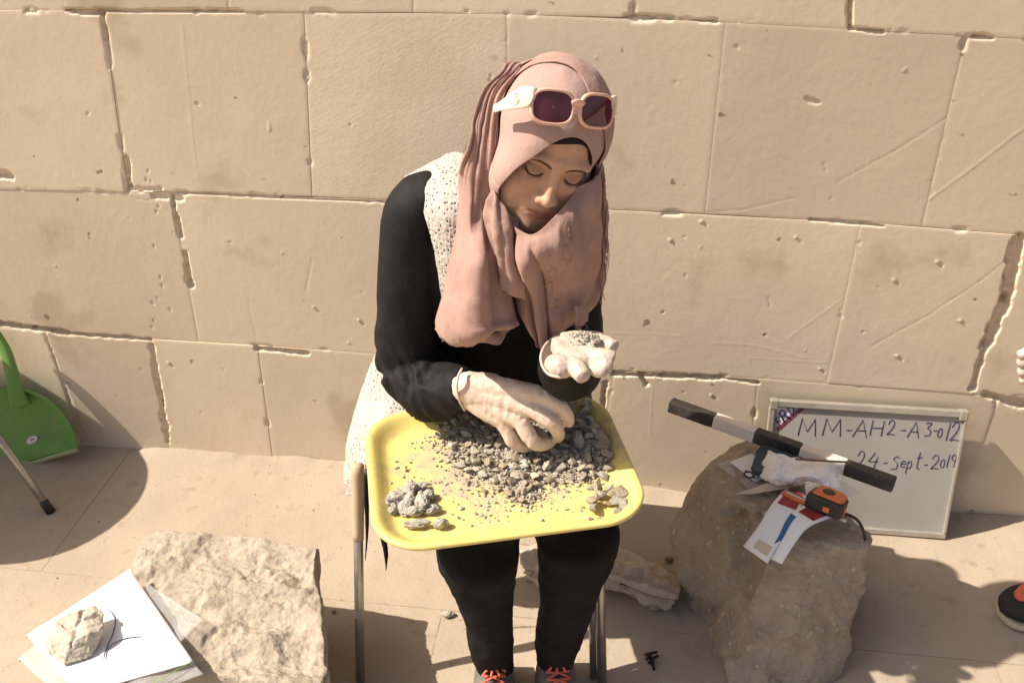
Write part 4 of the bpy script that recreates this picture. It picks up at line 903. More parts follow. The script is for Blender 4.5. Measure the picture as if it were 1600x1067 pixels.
def head_sdf(P):
    d = ell(P, (0,.004,.034), (.072,.092,.084))
    d = smin(d, ell(P, (0,-.036,-.038), (.0625,.054,.066)), .03)
    d = smin(d, sph(P, (0,-.071,-.096), .0185), .03)
    for s in (-1, 1):
        d = smin(d, ell(P, (s*.037,-.059,-.036), (.027,.027,.025)), .024)
        d = smin(d, ell(P, (s*.027,-.080,.021), (.024,.012,.008)), .016)
        d = smax(d, -ell(P, (s*.031,-.101,.002), (.019,.018,.012)), .014)
        d = smin(d, ell(P, (s*.031,-.0725,.0005), (.0155,.0125,.0115)), .004)
        d = smin(d, ell(P, (s*.031,-.0795,-.0065), (.013,.0050,.003)), .006)
    for s in (-1, 1): d = smin(d, ell(P, (s*.033,-.046,-.072), (.027,.032,.027)), .035)
    d = smin(d, caps(P, (0,-.086,.016), (0,-.104,-.033), .0054, .0080), .014)
    d = smin(d, sph(P, (0,-.1050,-.0360), .0090), .006)
    for s in (-1, 1): d = smin(d, ell(P, (s*.0115,-.0975,-.0385), (.0072,.010,.0072)), .006)
    d = smin(d, ell(P, (0,-.088,-.062), (.027,.012,.016)), .015)
    d = smin(d, ell(P, (0,-.0965,-.0603), (.022,.0040,.0027)), .005)
    d = smin(d, ell(P, (0,-.0955,-.0680), (.018,.0042,.0033)), .005)
    Pm = P-np.stack([0*P[..., 0], 0*P[..., 0], 5*P[..., 0]**2], -1); d = smax(d, -ell(Pm, (0,-.1035,-.0640), (.0265,.0080,.0011)), .003)
    d = smin(d, sph(P, (0,-.082,-.095), .014), .028)
    return d
def hood_sdf(P):
    d = ell(P, (0,.006,.034), (.0805,.103,.0925))
    d = smin(d, ell(P, (0,-.026,-.045), (.069,.058,.085)), .03)
    for s in (-1, 1): d = smin(d, ell(P, (s*.040,-.05,-.036), (.026,.026,.03)), .03)
    return d
def march(dirs, sdf, o=(0,-.012,-.005), tmax=.2):
    """outermost surface along rays from inside the head"""
    o = np.array(o); t = np.full(dirs.shape[:-1], tmax)
    for _ in range(60):
        d = sdf(o+dirs*t[..., None]); t = np.maximum(t-d*.7, .01)
    return o+dirs*t[..., None]
def shootw(px, py, sdf):
    """first hit of a sight line with the head surface, in head coordinates"""
    d = norm(_ray(px, py)); t = 1.0
    for _ in range(120):
        s = float(sdf(hl(CAM+d*t)[None])[0]); t += s*.6*HS
    return hl(CAM+d*t)
# head: a polar grid that is fine over the face
na, nb = 230, 210
az = np.linspace(-1, 1, na, endpoint=False); az = np.pi*(.45*az+.55*az**3)
el_ = np.linspace(-1, 1, nb); el_ = np.pi/2*.999*(.72*el_+.28*el_**3)
AZ, ELV = np.meshgrid(az, el_, indexing='ij')
dirs = np.stack([np.sin(AZ)*np.cos(ELV), -np.cos(AZ)*np.cos(ELV), np.sin(ELV)], -1)
Hl = march(dirs, head_sdf); Hflat = Hl.reshape(-1, 3)
hf = [f for f in gridF(na, nb)]+[((na-1)*nb+j, (na-1)*nb+j+1, j+1, j) for j in range(nb-1)]
pel = np.array([-.245,-.296,.5])
kneeL, kneeR = at(748,838,-.70), at(903,815,-.645)            # picture left, right
ankL, ankR = at(772,1040,-.655), at(868,1035,-.63)
SL, SRr = at(655,322,-.43), at(898,352,-.36)
eL, wL = at(634,572,-.45), at(728,606,-.55)
eR, wR = at(905,580,-.46), at(864,566,-.615)
sideL = np.array([.957,.29,0])
bod = MB()
V, F = tubeVF([pel+[0,0,-.06],(-.235,-.32,.64),(-.215,-.37,.79),(-.20,-.40,.90),(-.195,-.42,.955)], [.10,.08,.09,.08,.042], [.07,.055,.06,.045,.036], 24, side=sideL, res=20); bod.add(V, F)
V, F = tubeVF([(-.195,-.42,.94),(-.165,-.455,1.0),hw((0,.01,-.03))], [.05,.045,.05], None, 20, res=8); bod.add(V, F)
for s_, e_, w_ in ((SL, eL, wL), (SRr, eR, wR)):
    V, F = tubeVF([s_+(np.array([-.2,-.4,.9])-s_)*.3, s_, (s_+e_)/2, e_], [.026,.026,.024,.022], None, 16, res=14); bod.add(V, F)
    V, F = tubeVF([e_, (e_+w_)/2, w_, w_+norm(w_-e_)*.012], [.022,.02,.016,.012], [.022,.018,.014,.011], 16, res=12); bod.add(V, F)
for s, k_, a_ in ((-1, kneeL, ankL), (1, kneeR, ankR)):
    V, F = tubeVF([pel+sideL*s*.075, pel*.5+k_*.5+sideL*s*.02-[0,0,.0], k_-[0,0,.075]], [.06,.045,.032], None, 16, res=12); bod.add(V, F)
    V, F = tubeVF([k_-[0,0,.075], k_*.5+a_*.5, a_, a_-[0,0,.05], a_+np.array([.03,-.10,-.075])], [.032,.028,.022,.022,.02], None, 16, res=16); bod.add(V, F)
bme = remeshed('person', bod, .008, 5)
bV = getV(bme); bF = [tuple(p.vertices) for p in bme.polygons]; bpy.data.meshes.remove(bme)
mb = MB().add(hw(Hflat), hf).add(bV, bF)
person = mb.obj('person', M['skin']); tag(person, 'seated woman in pink headscarf, white vest and black clothes sorting stones by hand', 'person')
# pigment of lips and cheeks, and shade painted into the eye sockets, as a skin attribute
pig = np.zeros(len(person.data.vertices)); P = Hflat
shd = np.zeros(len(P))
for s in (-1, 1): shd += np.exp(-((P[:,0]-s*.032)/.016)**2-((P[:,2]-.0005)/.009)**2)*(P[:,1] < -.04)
lip = np.maximum(1-sstep(.85, 1.15, np.hypot(P[:,0]/.0235, (P[:,2]+.0612-4*P[:,0]**2)/.0042)), 1-sstep(.85, 1.15, np.hypot(P[:,0]/.019, (P[:,2]+.0682-4*P[:,0]**2)/.0048)))*(P[:,1] < -.07)
chk = np.zeros(len(P))
for s in (-1, 1): chk += .35*np.exp(-((P[:,0]-s*.040)**2+(P[:,2]+.032)**2)/.018**2)
pig[:len(P)] = np.clip(lip, 0, 1)*.8; pg2 = np.zeros(len(pig)); pg2[:len(P)] = chk*(P[:,1] < 0)
ca = person.data.color_attributes.new('pigment_shade', 'FLOAT_COLOR', 'POINT')
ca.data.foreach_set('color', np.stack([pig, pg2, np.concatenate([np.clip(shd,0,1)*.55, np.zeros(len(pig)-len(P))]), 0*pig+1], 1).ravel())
t, b, L = nodes(M['skin']); at_ = t.nodes.new('ShaderNodeAttribute'); at_.attribute_name = 'pigment_shade'; sp = t.nodes.new('ShaderNodeSeparateColor'); L(at_.outputs['Color'], sp.inputs[0])
src = b.inputs['Base Color'].links[0].from_socket
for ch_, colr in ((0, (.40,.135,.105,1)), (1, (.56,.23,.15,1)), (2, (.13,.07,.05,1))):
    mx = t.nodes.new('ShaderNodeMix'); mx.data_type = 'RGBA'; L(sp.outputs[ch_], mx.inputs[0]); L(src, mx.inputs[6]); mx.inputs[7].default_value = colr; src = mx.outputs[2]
L(src, b.inputs['Base Color'])
# brows, lashes
def onface(pts, off, sdf=head_sdf):
    P = np.array([[x, -.3, z] for x, z in pts]); y = np.full(len(P), -.16)
    for _ in range(80): P[:, 1] = y; y = y+sdf(P)*.6
    P[:, 1] = y-off; return P
for s in (-1, 1):
    c = cr(np.array([(s*.0120,.0120),(s*.021,.0170),(s*.031,.0200),(s*.040,.0190),(s*.0465,.0135)]), 22); wd = np.interp(np.linspace(0,1,22), [0,.2,.6,1], [.0020,.0032,.0025,.0006])
    t_ = np.gradient(c, axis=0); t_ /= np.linalg.norm(t_, axis=1, keepdims=True); n_ = np.stack([-t_[:, 1], t_[:, 0]], 1)
    G = np.stack([onface(c+n_*(wd*k)[:, None], .0010+.0004*(k == 0)) for k in (-1, -.5, 0, .5, 1)], 0)
    o = obj('eyebrow', raw('eyebrow', hw(G.reshape(-1,3)), gridF(5,22), M['brow']), person)
    c = cr(np.array([(s*.0175,-.0035),(s*.023,-.0072),(s*.031,-.0092),(s*.039,-.0072),(s*.0455,-.0020)]), 22); Pf = onface(c, .0006)
    lm = MB(); V, F = tubeVF(hw(Pf), .0008, .0012, 8, side=HR@np.array([0,-1,.2])); lm.add(V, F)
    for i in range(2, 22): 
        a = Pf[i]; e = a+np.array([s*.0015*(i/11-.6), -.0030, -.0030-.001*(i/22)]); V, F = tubeVF(hw([a, (a+e)/2+[0,-.0006,-.0008], e]), [.0004,.0003,.0001], None, 4, cap=False); lm.add(V, F)
    lm.obj('eyelashes', M['lash'], person)

# ------------------------------------------------------------------ clothes
def cloth_union(name, mb, voxel, m, folds, smooth=5):
    me = remeshed(name, mb, voxel, smooth, [m]); V = getV(me); N = getN(me); setV(me, V+N*folds(V)[:, None]); return obj(name, me, person)
sh = MB()
V, F = tubeVF([pel+[0,0,-.07], pel+[0,0,.02],(-.235,-.325,.64),(-.213,-.375,.79),(-.20,-.405,.90),(-.195,-.42,.965),(-.185,-.44,.99)], [.165,.165,.135,.145,.135,.07,.05], [.125,.12,.105,.115,.085,.06,.045], 28, side=sideL, res=30); sh.add(V, F)
for s_, e_, w_, mx_, rr in ((SL, eL, wL, at(637,430,-.44), (.045,.054,.053,.053,.050)), (SRr, eR, wR, at(899,455,-.40), (.045,.05,.046,.045,.042))):
    V, F = tubeVF([s_+(np.array([-.2,-.4,.92])-s_)*.35, s_, mx_, e_+(mx_-e_)*.2, e_], rr, None, 22, res=24); sh.add(V, F)
fmid = at(676,612,-.50)
V, F = tubeVF([eL+[.0,.0,.0], eL*.6+fmid*.4, fmid, at(712,606,-.535), wL+(wL-fmid)*.02], [.05,.052,.05,.040,.036], None, 22, res=22); sh.add(V, F)
V, F = tubeVF([eR, at(888,590,-.54), at(872,580,-.585), wR], [.043,.040,.033,.028], None, 22, res=18); sh.add(V, F)
def sfold(V):
    near = np.exp(-np.linalg.norm(V-eL, axis=1)**2/.10**2)+np.exp(-np.linalg.norm(V-fmid, axis=1)**2/.07**2)
    q = V@np.array([[1,.2,.3],[0,1,.2],[.5,0,.6]])
    return near*.0085*(1-2*np.abs(fbm(q, 22, 3, 3)))+.002*fbm(V, 16, 3, 5)
cloth_union('shirt', sh, .0055, M['black'], sfold)
tr = MB()
V, F = tubeVF([pel+[0,0,-.075]+sideL*.0, pel+[0,0,.06]], [.17,.155], [.125,.115], 26, side=sideL, res=6); tr.add(V, F)
for s, k_, a_, cen in ((-1, kneeL, ankL, [(747,862),(752,900),(759,950),(766,1000),(773,1036)]), (1, kneeR, ankR, [(904,842),(893,895),(884,950),(872,1000),(868,1026)])):
    kk = k_-[0,0,.018]
    V, F = tubeVF([pel+sideL*s*.08-[0,0,.01], (pel*.5+kk*.5+sideL*s*.02)*[1,1,0]+[0,0,.440], (kk+(pel-kk)*.10)*[1,1,0]+[0,0,.442], kk*[1,1,0]+[0,0,.440]], [.085,.075,.070,.062], None, 22, res=16); tr.add(V, F)
    n_ = len(cen); ctr = [kk*[1,1,0]+[0,0,.445]]+[at(x, y, k_[1]+(a_[1]-k_[1])*(i+1)/n_) for i, (x, y) in enumerate(cen)]
    V, F = tubeVF(ctr+[ctr[-1]-[0,0,.012]], [.068,.0725,.061,.048,.041,.034,.034], None, 22, res=26); tr.add(V, F)
cloth_union('trousers', tr, .006, M['trouser'], lambda V: .0045*(1-2*np.abs(fbm(V@np.diag([1,1,.7]), 13, 3, 8)))*sstep(.5,.2,V[:,2])+.0015*fbm(V, 40, 2, 9), 4)

# ------------------------------------------------------------------ gloves and hands
def hand_obj(name, chains, voxel, m, label, extra=None, sm=3):
    mb = MB()
    for pts, r in chains:
        V, F = tubeVF(pts, r, None, 14, res=max(8, 5*len(pts))); mb.add(V, F)
    me = remeshed(name, mb, voxel, sm, [m]); V = getV(me); N = getN(me)
    setV(me, V+N*(.0007*(1-2*np.abs(fbm(V@np.diag([1,1,.5]), 75, 3, 3))))[:, None]); return obj(name, me, person)
wr = at(727,606,-.553)
rh = []
kn_ = [(846,617,-.565),(834,640,-.578),(812,657,-.582),(786,660,-.578)]
md = [[(872,633,-.565),(886,650,-.557),(889,662,-.551)],[(862,660,-.585),(872,676,-.57),(872,684,-.555)],[(834,690,-.59),(852,693,-.572),(860,690,-.556)],[(802,690,-.584),(818,698,-.57),(832,695,-.555)]]
for i, (k_, f_) in enumerate(zip(kn_, md)):
    K = at(*k_); wst = wr+(K-wr)*.02+np.array([0,0,1])*(.010-.007*i)
    rh.append(([wst, (wst+K)/2, K], [.0215,.0200,.0158-.0008*i]))
    rh.append(([K]+[at(*q) for q in f_], [.0148,.0136,.0118,.0098] if i < 3 else [.0130,.0120,.0105,.009]))
rh.append(([wr, at(772,602,-.545), at(822,640,-.535), at(858,652,-.53), at(878,662,-.535)], [.022,.020,.0145,.0125,.010]))
rh.append(([at(716,606,-.538), wr, at(775,622,-.558)], [.0295,.027,.026]))
hand_obj('glove', rh, .0026, M['glove'], '', None, 5)
o = tube_o('glove_cuff', [at(722,576,-.56), at(716,588,-.575), at(714,606,-.58), at(718,626,-.578), at(726,641,-.57)], .0022, M['glove'], person, 8, res=16)
lw = at(860,562,-.635)
def LY(x, y, o=0): return at(x, y, -.612-(y-530)*.0014-o)
lh = [([LY(866,545), LY(893,540), LY(930,540)], [.017,.0175,.014]), ([LY(868,557), LY(900,557), LY(930,553)], [.018,.0175,.015]), ([LY(880,568), LY(905,566), LY(926,562)], [.016,.016,.014]),
      ([LY(878,532,-.004), LY(898,528,-.004), LY(920,527,-.004), LY(940,531,-.004)], [.0125,.0115,.0110,.0112]),
      ([LY(862,566,.006), LY(874,573,.008), LY(888,574,.006)], [.0155,.0178,.0155]),
      ([LY(890,570,.004), LY(902,577,.010), LY(908,585,.012), LY(911,590,.012)], [.0155,.0145,.0130,.0112]),
      ([LY(936,534), LY(948,537,-.002), LY(960,543,.0)], [.0120,.0122,.0108]),
      ([LY(924,557,.004), LY(938,558,.010), LY(952,560,.010), LY(957,562,.008)], [.0130,.0142,.0138,.0120]),
      ([LY(930,568,.004), LY(944,570,.010), LY(955,572,.008)], [.0125,.0132,.0112]),
      ([LY(926,575,.002), LY(938,579,.006), LY(947,579,.006)], [.0105,.0110,.0090])]
hand_obj('glove', lh, .0019, M['glovew'], '', None, 3)
rim = [LY(x,y,o) for x, y, o in [(884,521,-.01),(866,527,-.006),(852,539,0),(845,556,.004),(848,573,.008),(858,585,.010),(876,590,.010)]]
tube_o('glove_cuff', rim, .0021, M['glovew'], person, 8, res=28)
G = np.stack([cr(np.array(rim), 24), cr(np.array([LY(x,y,-.016) for x, y in [(888,530),(876,536),(866,547),(862,558),(864,570),(872,578),(884,582)]]), 24)], 0)
G = np.concatenate([G[:1], (G[:1]+G[1:])/2+[0,.004,-.002], G[1:]]); o = obj('glove_cuff', raw('glove_cuff', G.reshape(-1,3), gridF(3,24), M['glovew']), person); solidify(o, .001, 0)
# crumbs of stone held in the palm
for k in range(72):
    a, r_ = RNG.uniform(0, 6.28), math.sqrt(RNG.random()); px, py = 907+32*r_*math.cos(a), 546+14*r_*math.sin(a)
    p = atz(px, py, 0); Y = -.628-.0014*(py-545)
    p = at(px, py, Y)+np.array([0,0,.0160+.009*(1-r_)])
    s = RNG.uniform(.0030,.0062); o = obj('stone', pebmesh(RNG.integers(14), int(RNG.choice([1,1,3,0,4])))); o.location = p; o.scale = (s, s*.85, s*.8); o.rotation_euler = RNG.uniform(0, 6, 3)
    tag(o, 'stone crumb held in the open white gloved palm', 'stone', 'stone crumbs in the open gloved palm')

# ------------------------------------------------------------------ under-cap and headscarf
def shell_from_curve(pxs, sdf, pole, nt_, nseg, off=0.0, tpow=1.0, ripple=None, tmax=1.0):
    """a cloth shell that starts at a closed line on the head and runs back to the pole"""
    E_ = np.array([shootw(x, y, sdf) if not isinstance(y, tuple) else np.array(y) for x, y in pxs]); return E_
o_in = np.array([0,-.012,-.005])
def shell(edge_l, sdf, pole, nt_, nseg, off, ripple=None, tmax=1.0, curl=0.0):
    E_ = np.concatenate([edge_l[-2:], edge_l, edge_l[:3]]); k = len(edge_l)
    t = np.linspace(0, k, nseg, endpoint=False); full = cr(E_, (len(E_)-1)*40+1); idx = ((t+2)*40).astype(int); Ec = full[idx]
    d0 = Ec-o_in; d0 /= np.linalg.norm(d0, axis=1, keepdims=True); ax = norm(d0.mean(0)) if pole is None else -norm(pole)
    th0 = np.arccos(np.clip(d0@ax, -1, 1)); pr_ = d0-(d0@ax)[:, None]*ax; pr_ /= np.linalg.norm(pr_, axis=1, keepdims=True); R_ = []
    for tt in np.linspace(0, tmax, nt_)**1.25:
        th = th0+(np.pi-th0)*tt; d = np.cos(th)[:, None]*ax+np.sin(th)[:, None]*pr_
        S_ = march(d, sdf, o_in); oo = off(tt, t/k) if callable(off) else off
        if ripple is not None: oo = oo+ripple(tt, t/k, S_)
        R_.append(S_+d*np.reshape(oo, (-1,1))*np.ones((len(d),1)))
    return np.array(R_)
face_px = [(903,216,0),(917,226,0),(925,243,0),(921,262,-.066),(911,284,-.068),(897,303,-.074),(880,320,-.082),(863,338,-.088),(847,353,-.088),(832,361,-.080),(812,359,-.068),(797,347,-.064),(785,328,-.066),(778,309,-.073),(781,295,-.081),(794,277,-.087),(818,256,-.090),(845,237,-.092),(872,221,-.094),(888,215,0)]
def at_depth(px, py, y):                         # where a sight line meets the plane y = const of the head
    d = _ray(px, py)@HR; o = (CAM-HT)@HR; t = (y*HS-o[1])/d[1]; return (o+d*t)/HS
def fourier(phi, val, n, lam=1e-3):
    A = lambda p: np.concatenate([np.ones((len(p),1))]+[np.stack([np.cos(k*p), np.sin(k*p)], 1) for k in range(1, n+1)], 1)
    W_ = np.diag([0]+[lam*k**3 for k in range(1, n+1) for _ in (0,1)]); X_ = A(phi); c = np.linalg.solve(X_.T@X_+W_, X_.T@val); return lambda p: A(p)@c
def polar_edge(pxs, sdf, n=7):
    E_ = np.array([x if np.ndim(x) else (at_depth(x, y, z) if z else shootw(x, y, sdf)) for x, y, z in pxs]); rr_ = np.linalg.norm(E_-o_in, axis=1); d = E_-o_in; d /= np.linalg.norm(d, axis=1, keepdims=True)
    ax = norm(d.mean(0)); e1 = norm(np.cross([1,0,0], ax)); e1 = norm(np.array([0,0,1])-ax*ax[2]); e2 = np.cross(ax, e1)
    phi = np.arctan2(d@e2, d@e1); th = np.arccos(d@ax); ex = rr_-np.linalg.norm(march(d, sdf, o_in)-o_in, axis=1); return ax, e1, e2, fourier(phi, th, n, 2e-4), fourier(phi, ex, 4, 1e-3)
def polar_shell(ed, sdf, nt_, nseg, off, tmax, dth=None, power=1.25):
    ax, e1, e2, f, _ = ed; ph = np.linspace(-np.pi, np.pi, nseg, endpoint=False); th0 = f(ph)+(0 if dth is None else dth(ph)); R_ = []
    for tt in np.linspace(0, tmax, nt_)**power:
        th = th0+(np.pi-th0)*tt; d = np.cos(th)[:, None]*ax+np.sin(th)[:, None]*(np.cos(ph)[:, None]*e1+np.sin(ph)[:, None]*e2)
        S_ = march(d, sdf, o_in); R_.append(S_+d*np.reshape(off(tt, ph, S_), (-1,1)))
    return np.array(R_)
fe_ = polar_edge(face_px, hood_sdf)
bump = lambda p, c, w_: np.exp(-((np.angle(np.exp(1j*(p-c))))/w_)**2)
def phi_of(px, py): 
    d = norm(shootw(px, py, hood_sdf)-o_in); return math.atan2(d@fe_[2], d@fe_[1])
PL, PT, PRr = phi_of(781,297), phi_of(893,216), phi_of(924,255)
G = polar_shell(fe_, head_sdf, 24, 140, lambda tt, ph, S_: .0030+0*ph, .8, lambda ph: .10-.185*bump(ph, PT, .42)-.13*bump(ph, PRr, .35))
c_ = obj('under_cap', raw('under_cap', hw(G.reshape(-1,3)), [f for f in gridF(24,140,True)], M['cap']), person); solidify(c_, .001, 0)
def hood_off(tt, ph, S_):
    lip = np.clip(fe_[4](ph), -.004, .04)*math.exp(-(tt/.22)**2)
    crease = -.003*bump(ph, PL-.35*np.sign(PL)*1.0, .05)*math.exp(-((tt-.12)/.1)**2)
    return .0012+lip+crease+.0012*fbm(S_, 26, 3, 3)*min(1, tt*8)+.0016*(1-2*np.abs(fbm(S_*[1,1,.6], 16, 2, 9)))*min(1, tt*5)
G = polar_shell(fe_, hood_sdf, 64, 220, hood_off, .97)
hd_ = obj('scarf_hood', raw('scarf_hood', hw(G.reshape(-1,3)), [f for f in gridF(64,220,True)], M['band']), person); solidify(hd_, .0022, 1)
out_px = [(850,103),(880,107),(903,121),(922,147),(932,176),(936,205),(934,250),(925,300),(900,345),(860,372),(820,376),(788,352),(771,318),(769,288),(771,245),(774,203),(782,162),(800,131),(824,111)]
def shoot_or_tangent(px, py):
    d = norm(_ray(px, py)); ts_ = np.linspace(1.0, 1.9, 400); v = hood_sdf(hl(CAM+ts_[:, None]*d)); k = int(np.argmin(v)); 
    if v[k] > 0: return hl(CAM+ts_[k]*d)
    return shootw(px, py, hood_sdf)
oe_ = polar_edge([(shoot_or_tangent(x, y), 0, 0) for x, y in out_px], hood_sdf, 5)
def wrap_off(tt, ph, S_):
    return .0062+.0016*fbm(S_, 30, 3, 7)+.0022*np.abs(np.sin(tt*26+1.5*np.sin(ph*3)))*min(1, tt*10)
G = polar_shell(oe_, hood_sdf, 80, 200, wrap_off, .97)
ob_ = obj('scarf_wrap', raw('scarf_wrap', hw(G.reshape(-1,3)), [f for f in gridF(80,200,True)], M['scarf']), person); solidify(ob_, .0022, 1)
# drapes: sheets laid out by rows from the head down to the hem; each entry is where a point of the cloth hangs
def push_out(G, sdf, gap):
    for _ in range(6):
        P = hl(G); d = sdf(P); e = 1e-3; g = np.stack([(sdf(P+np.eye(3)[i]*e)-d)/e for i in range(3)], -1); g /= np.linalg.norm(g, axis=-1, keepdims=True)+1e-9
        G = G+(g@HR.T)*(np.maximum(gap-d, 0)*HS)[..., None]
    return G
def drape(name, rows, nv, nu, fold, m, gap=.006, push=True, th=.0024):
    C = np.array([[at(*q) for q in r] for r in rows]); G = patch(C, nv, nu); 
    if push: G = push_out(G, hood_sdf, gap)
    N_ = gnormals(G); N_ *= np.sign(np.sum(N_*(CAM-G), -1, keepdims=True))
    u, v = np.meshgrid(np.linspace(0,1,nu), np.linspace(0,1,nv)); G = G+N_*fold(u, v, G)[..., None]
    o = obj(name, raw(name, G.reshape(-1,3), gridF(nv,nu), m), person); solidify(o, th, 0); return o, G
# left fall: pleats from the crown to the shoulder, then a smooth fall with a turned-under hem
S1 = [[(835,98,-.43),(838,99,-.45),(842,100,-.465),(848,103,-.485)],
      [(790,108,-.44),(797,108,-.46),(804,110,-.49),(812,113,-.50)],
      [(757,138,-.44),(765,142,-.49),(774,146,-.52),(783,154,-.54)],
      [(738,190,-.44),(749,194,-.50),(761,198,-.54),(774,204,-.565)],
      [(727,240,-.45),(740,246,-.52),(755,250,-.55),(770,256,-.57)],
      [(719,292,-.455),(733,298,-.535),(750,304,-.56),(770,312,-.57)],
      [(711,345,-.47),(727,350,-.55),(748,356,-.575),(777,358,-.57)],
      [(703,400,-.485),(720,405,-.57),(750,408,-.622),(786,404,-.57)],
      [(695,450,-.50),(713,458,-.58),(750,460,-.622),(794,450,-.57)],
      [(683,490,-.51),(704,500,-.592),(750,504,-.622),(803,488,-.57)],
      [(680,512,-.515),(700,526,-.58),(748,534,-.622),(806,504,-.57)],
      [(684,508,-.50),(704,520,-.55),(748,527,-.565),(803,502,-.55)]]
def f1(u, v, G):
    up = 1-sstep(.38, .58, v); a = (np.abs(np.sin(u*11.5+.9*np.sin(v*6)+.5))**.7*.0050+np.abs(np.sin(u*19+1.4*np.sin(v*5+1)))*.0018)*up*sstep(0,.08,v)
    lo = sstep(.5, .8, v); b = .012*lo*np.sin(np.pi*u*1.0)*np.exp(-((v-.8)/.2)**2)-.014*np.exp(-((u-.80-.10*(1-v))/.07)**2)*sstep(.42,.6,v)
    c = .009*np.exp(-((v-.84-.10*(u-.6)**2*4)/.035)**2)*sstep(.45,.75,u)-.008*np.exp(-((v-.90-.08*(u-.6))/.03)**2)*sstep(.35,.7,u)
    return a+b+c+.0022*fbm(G, 20, 3, 5)+.0020*(1-2*np.abs(fbm(G*[1,1,.4], 30, 3, 12)))*(1-up)+.0014*(1-2*np.abs(fbm(G*[1,1,.5], 42, 2, 15)))*up
for i_ in range(1, 7):
    for j_, q in enumerate(S1[i_]):
        if i_ >= 5 and j_ < 2 - 0: continue
        h_ = hw(shoot_or_tangent(q[0], q[1])); S1[i_][j_] = (q[0], q[1], float(h_[1])-.004*(i_ > 3))
drape('scarf_fall', S1, 150, 90, f1, M['scarf'])
# bunched folds under the jaw, left
S3 = [[(768,296,-.575),(772,300,-.582),(776,306,-.585),(779,312,-.585)],
      [(762,325,-.575),(770,328,-.592),(780,330,-.596),(789,333,-.59)],
      [(762,350,-.58),(772,354,-.602),(786,356,-.605),(800,356,-.596)],
      [(770,385,-.585),(778,388,-.608),(790,390,-.612),(806,392,-.60)],
      [(776,420,-.59),(783,422,-.608),(795,424,-.612),(815,428,-.60)],
      [(780,446,-.59),(786,452,-.605),(800,462,-.608),(822,470,-.60)]]
drape('scarf_fold', S3, 60, 50, lambda u, v, G: .0065*np.sin(u*13+v*4+1)*sstep(0,.15,v)*(1-.6*v)*.6+.0035*fbm(G, 30, 3, 8), M['scarf'], .004, False)
# front fall below the chin with the diagonal fold and the pointed tip
S2 = [[(779,318,-0.565),(797,347,-0.592),(816,363,-0.608),(836,365,-0.612),(862,343,-0.602),(892,308,-0.575),(925,258,-0.530),(938,215,-0.490)],
      [(776,340,-0.569),(797,366,-0.598),(820,378,-0.612),(845,378,-0.616),(876,360,-0.606),(908,335,-0.584),(933,300,-0.543),(944,255,-0.488)],
      [(778,366,-0.562),(800,392,-0.592),(825,404,-0.607),(852,404,-0.610),(884,394,-0.598),(914,374,-0.578),(936,345,-0.532),(947,305,-0.485)],
      [(786,398,-0.551),(806,424,-0.576),(830,438,-0.588),(856,440,-0.591),(888,430,-0.578),(917,410,-0.558),(938,385,-0.516),(947,345,-0.480)],
      [(796,428,-0.543),(812,454,-0.563),(833,470,-0.573),(858,472,-0.575),(888,462,-0.563),(916,440,-0.544),(935,420,-0.508),(945,385,-0.487)],
      [(804,456,-0.543),(817,480,-0.558),(836,500,-0.564),(858,502,-0.565),(884,488,-0.555),(910,466,-0.538),(929,448,-0.508),(941,425,-0.492)],
      [(812,480,-0.547),(823,505,-0.556),(838,528,-0.561),(856,524,-0.561),(878,508,-0.554),(902,486,-0.539),(919,472,-0.514),(931,462,-0.499)],
      [(822,505,-0.550),(831,528,-0.557),(841,547,-0.560),(855,538,-0.560),(876,520,-0.555),(898,502,-0.540),(912,492,-0.520),(921,486,-0.506)]]
def f2(u, v, G):
    # cowl folds hanging from the left jaw, and the diagonal crease down to the tip
    q = u+.32*v; d1 = -.020*np.exp(-((u-.13-.17*v)/.028)**2)-.010*np.exp(-((u-.33-.12*v)/.022)**2)*sstep(.1,.3,v); d2 = .016*np.exp(-((u-.24-.15*v)/.05)**2)*sstep(.15,.4,v)
    cow = .011*np.sin((v*9-2.2*np.abs(u-.42)*3))*np.exp(-((u-.42)/.28)**2)*sstep(.02,.2,v)*(1-sstep(.55,.85,v))
    r_ = .008*np.sin(u*24+v*4)*sstep(.62,.8,u)*(1-.6*v)
    return d1+d2+cow+r_+.0022*fbm(G, 18, 3, 11)+.0026*(1-2*np.abs(fbm(G*[1,1,.45], 34, 3, 12)))*sstep(0,.15,v)
o2, G2 = drape('scarf_front', S2, 110, 120, f2, M['scarf'], .004, True)
# stitched flower outline on the front of the scarf
emb = mat('embroidery_thread', (.46,.27,.16), .6)
def on2(u, v, off=.0016):
    i, j = v*(G2.shape[0]-1), u*(G2.shape[1]-1); i0, j0 = int(min(i, G2.shape[0]-2)), int(min(j, G2.shape[1]-2)); p = G2[i0, j0]; n_ = np.cross(G2[i0+1, j0]-p, G2[i0, j0+1]-p); n_ = norm(n_); n_ *= np.sign(n_@(CAM-p)); return p+n_*(off+.0004)
mbE = MB()
for cu, cv, r_ in ((.44,.50,.055),(.47,.38,.05),(.56,.27,.045),(.50,.62,.03),(.40,.58,.03),(.62,.2,.03)):
    for k in range(5):
        a0 = k*2*math.pi/5; pts = [on2(cu+r_*.55*math.cos(a0+t)*(abs(math.sin(2.5*t))*.6+.5), cv+r_*1.2*math.sin(a0+t)*(abs(math.sin(2.5*t))*.6+.5)) for t in np.linspace(0, 1.25, 7)]
        V, F = tubeVF(pts, .00042, None, 5, res=14); mbE.add(V, F)
mbE.obj('embroidery', emb, person)
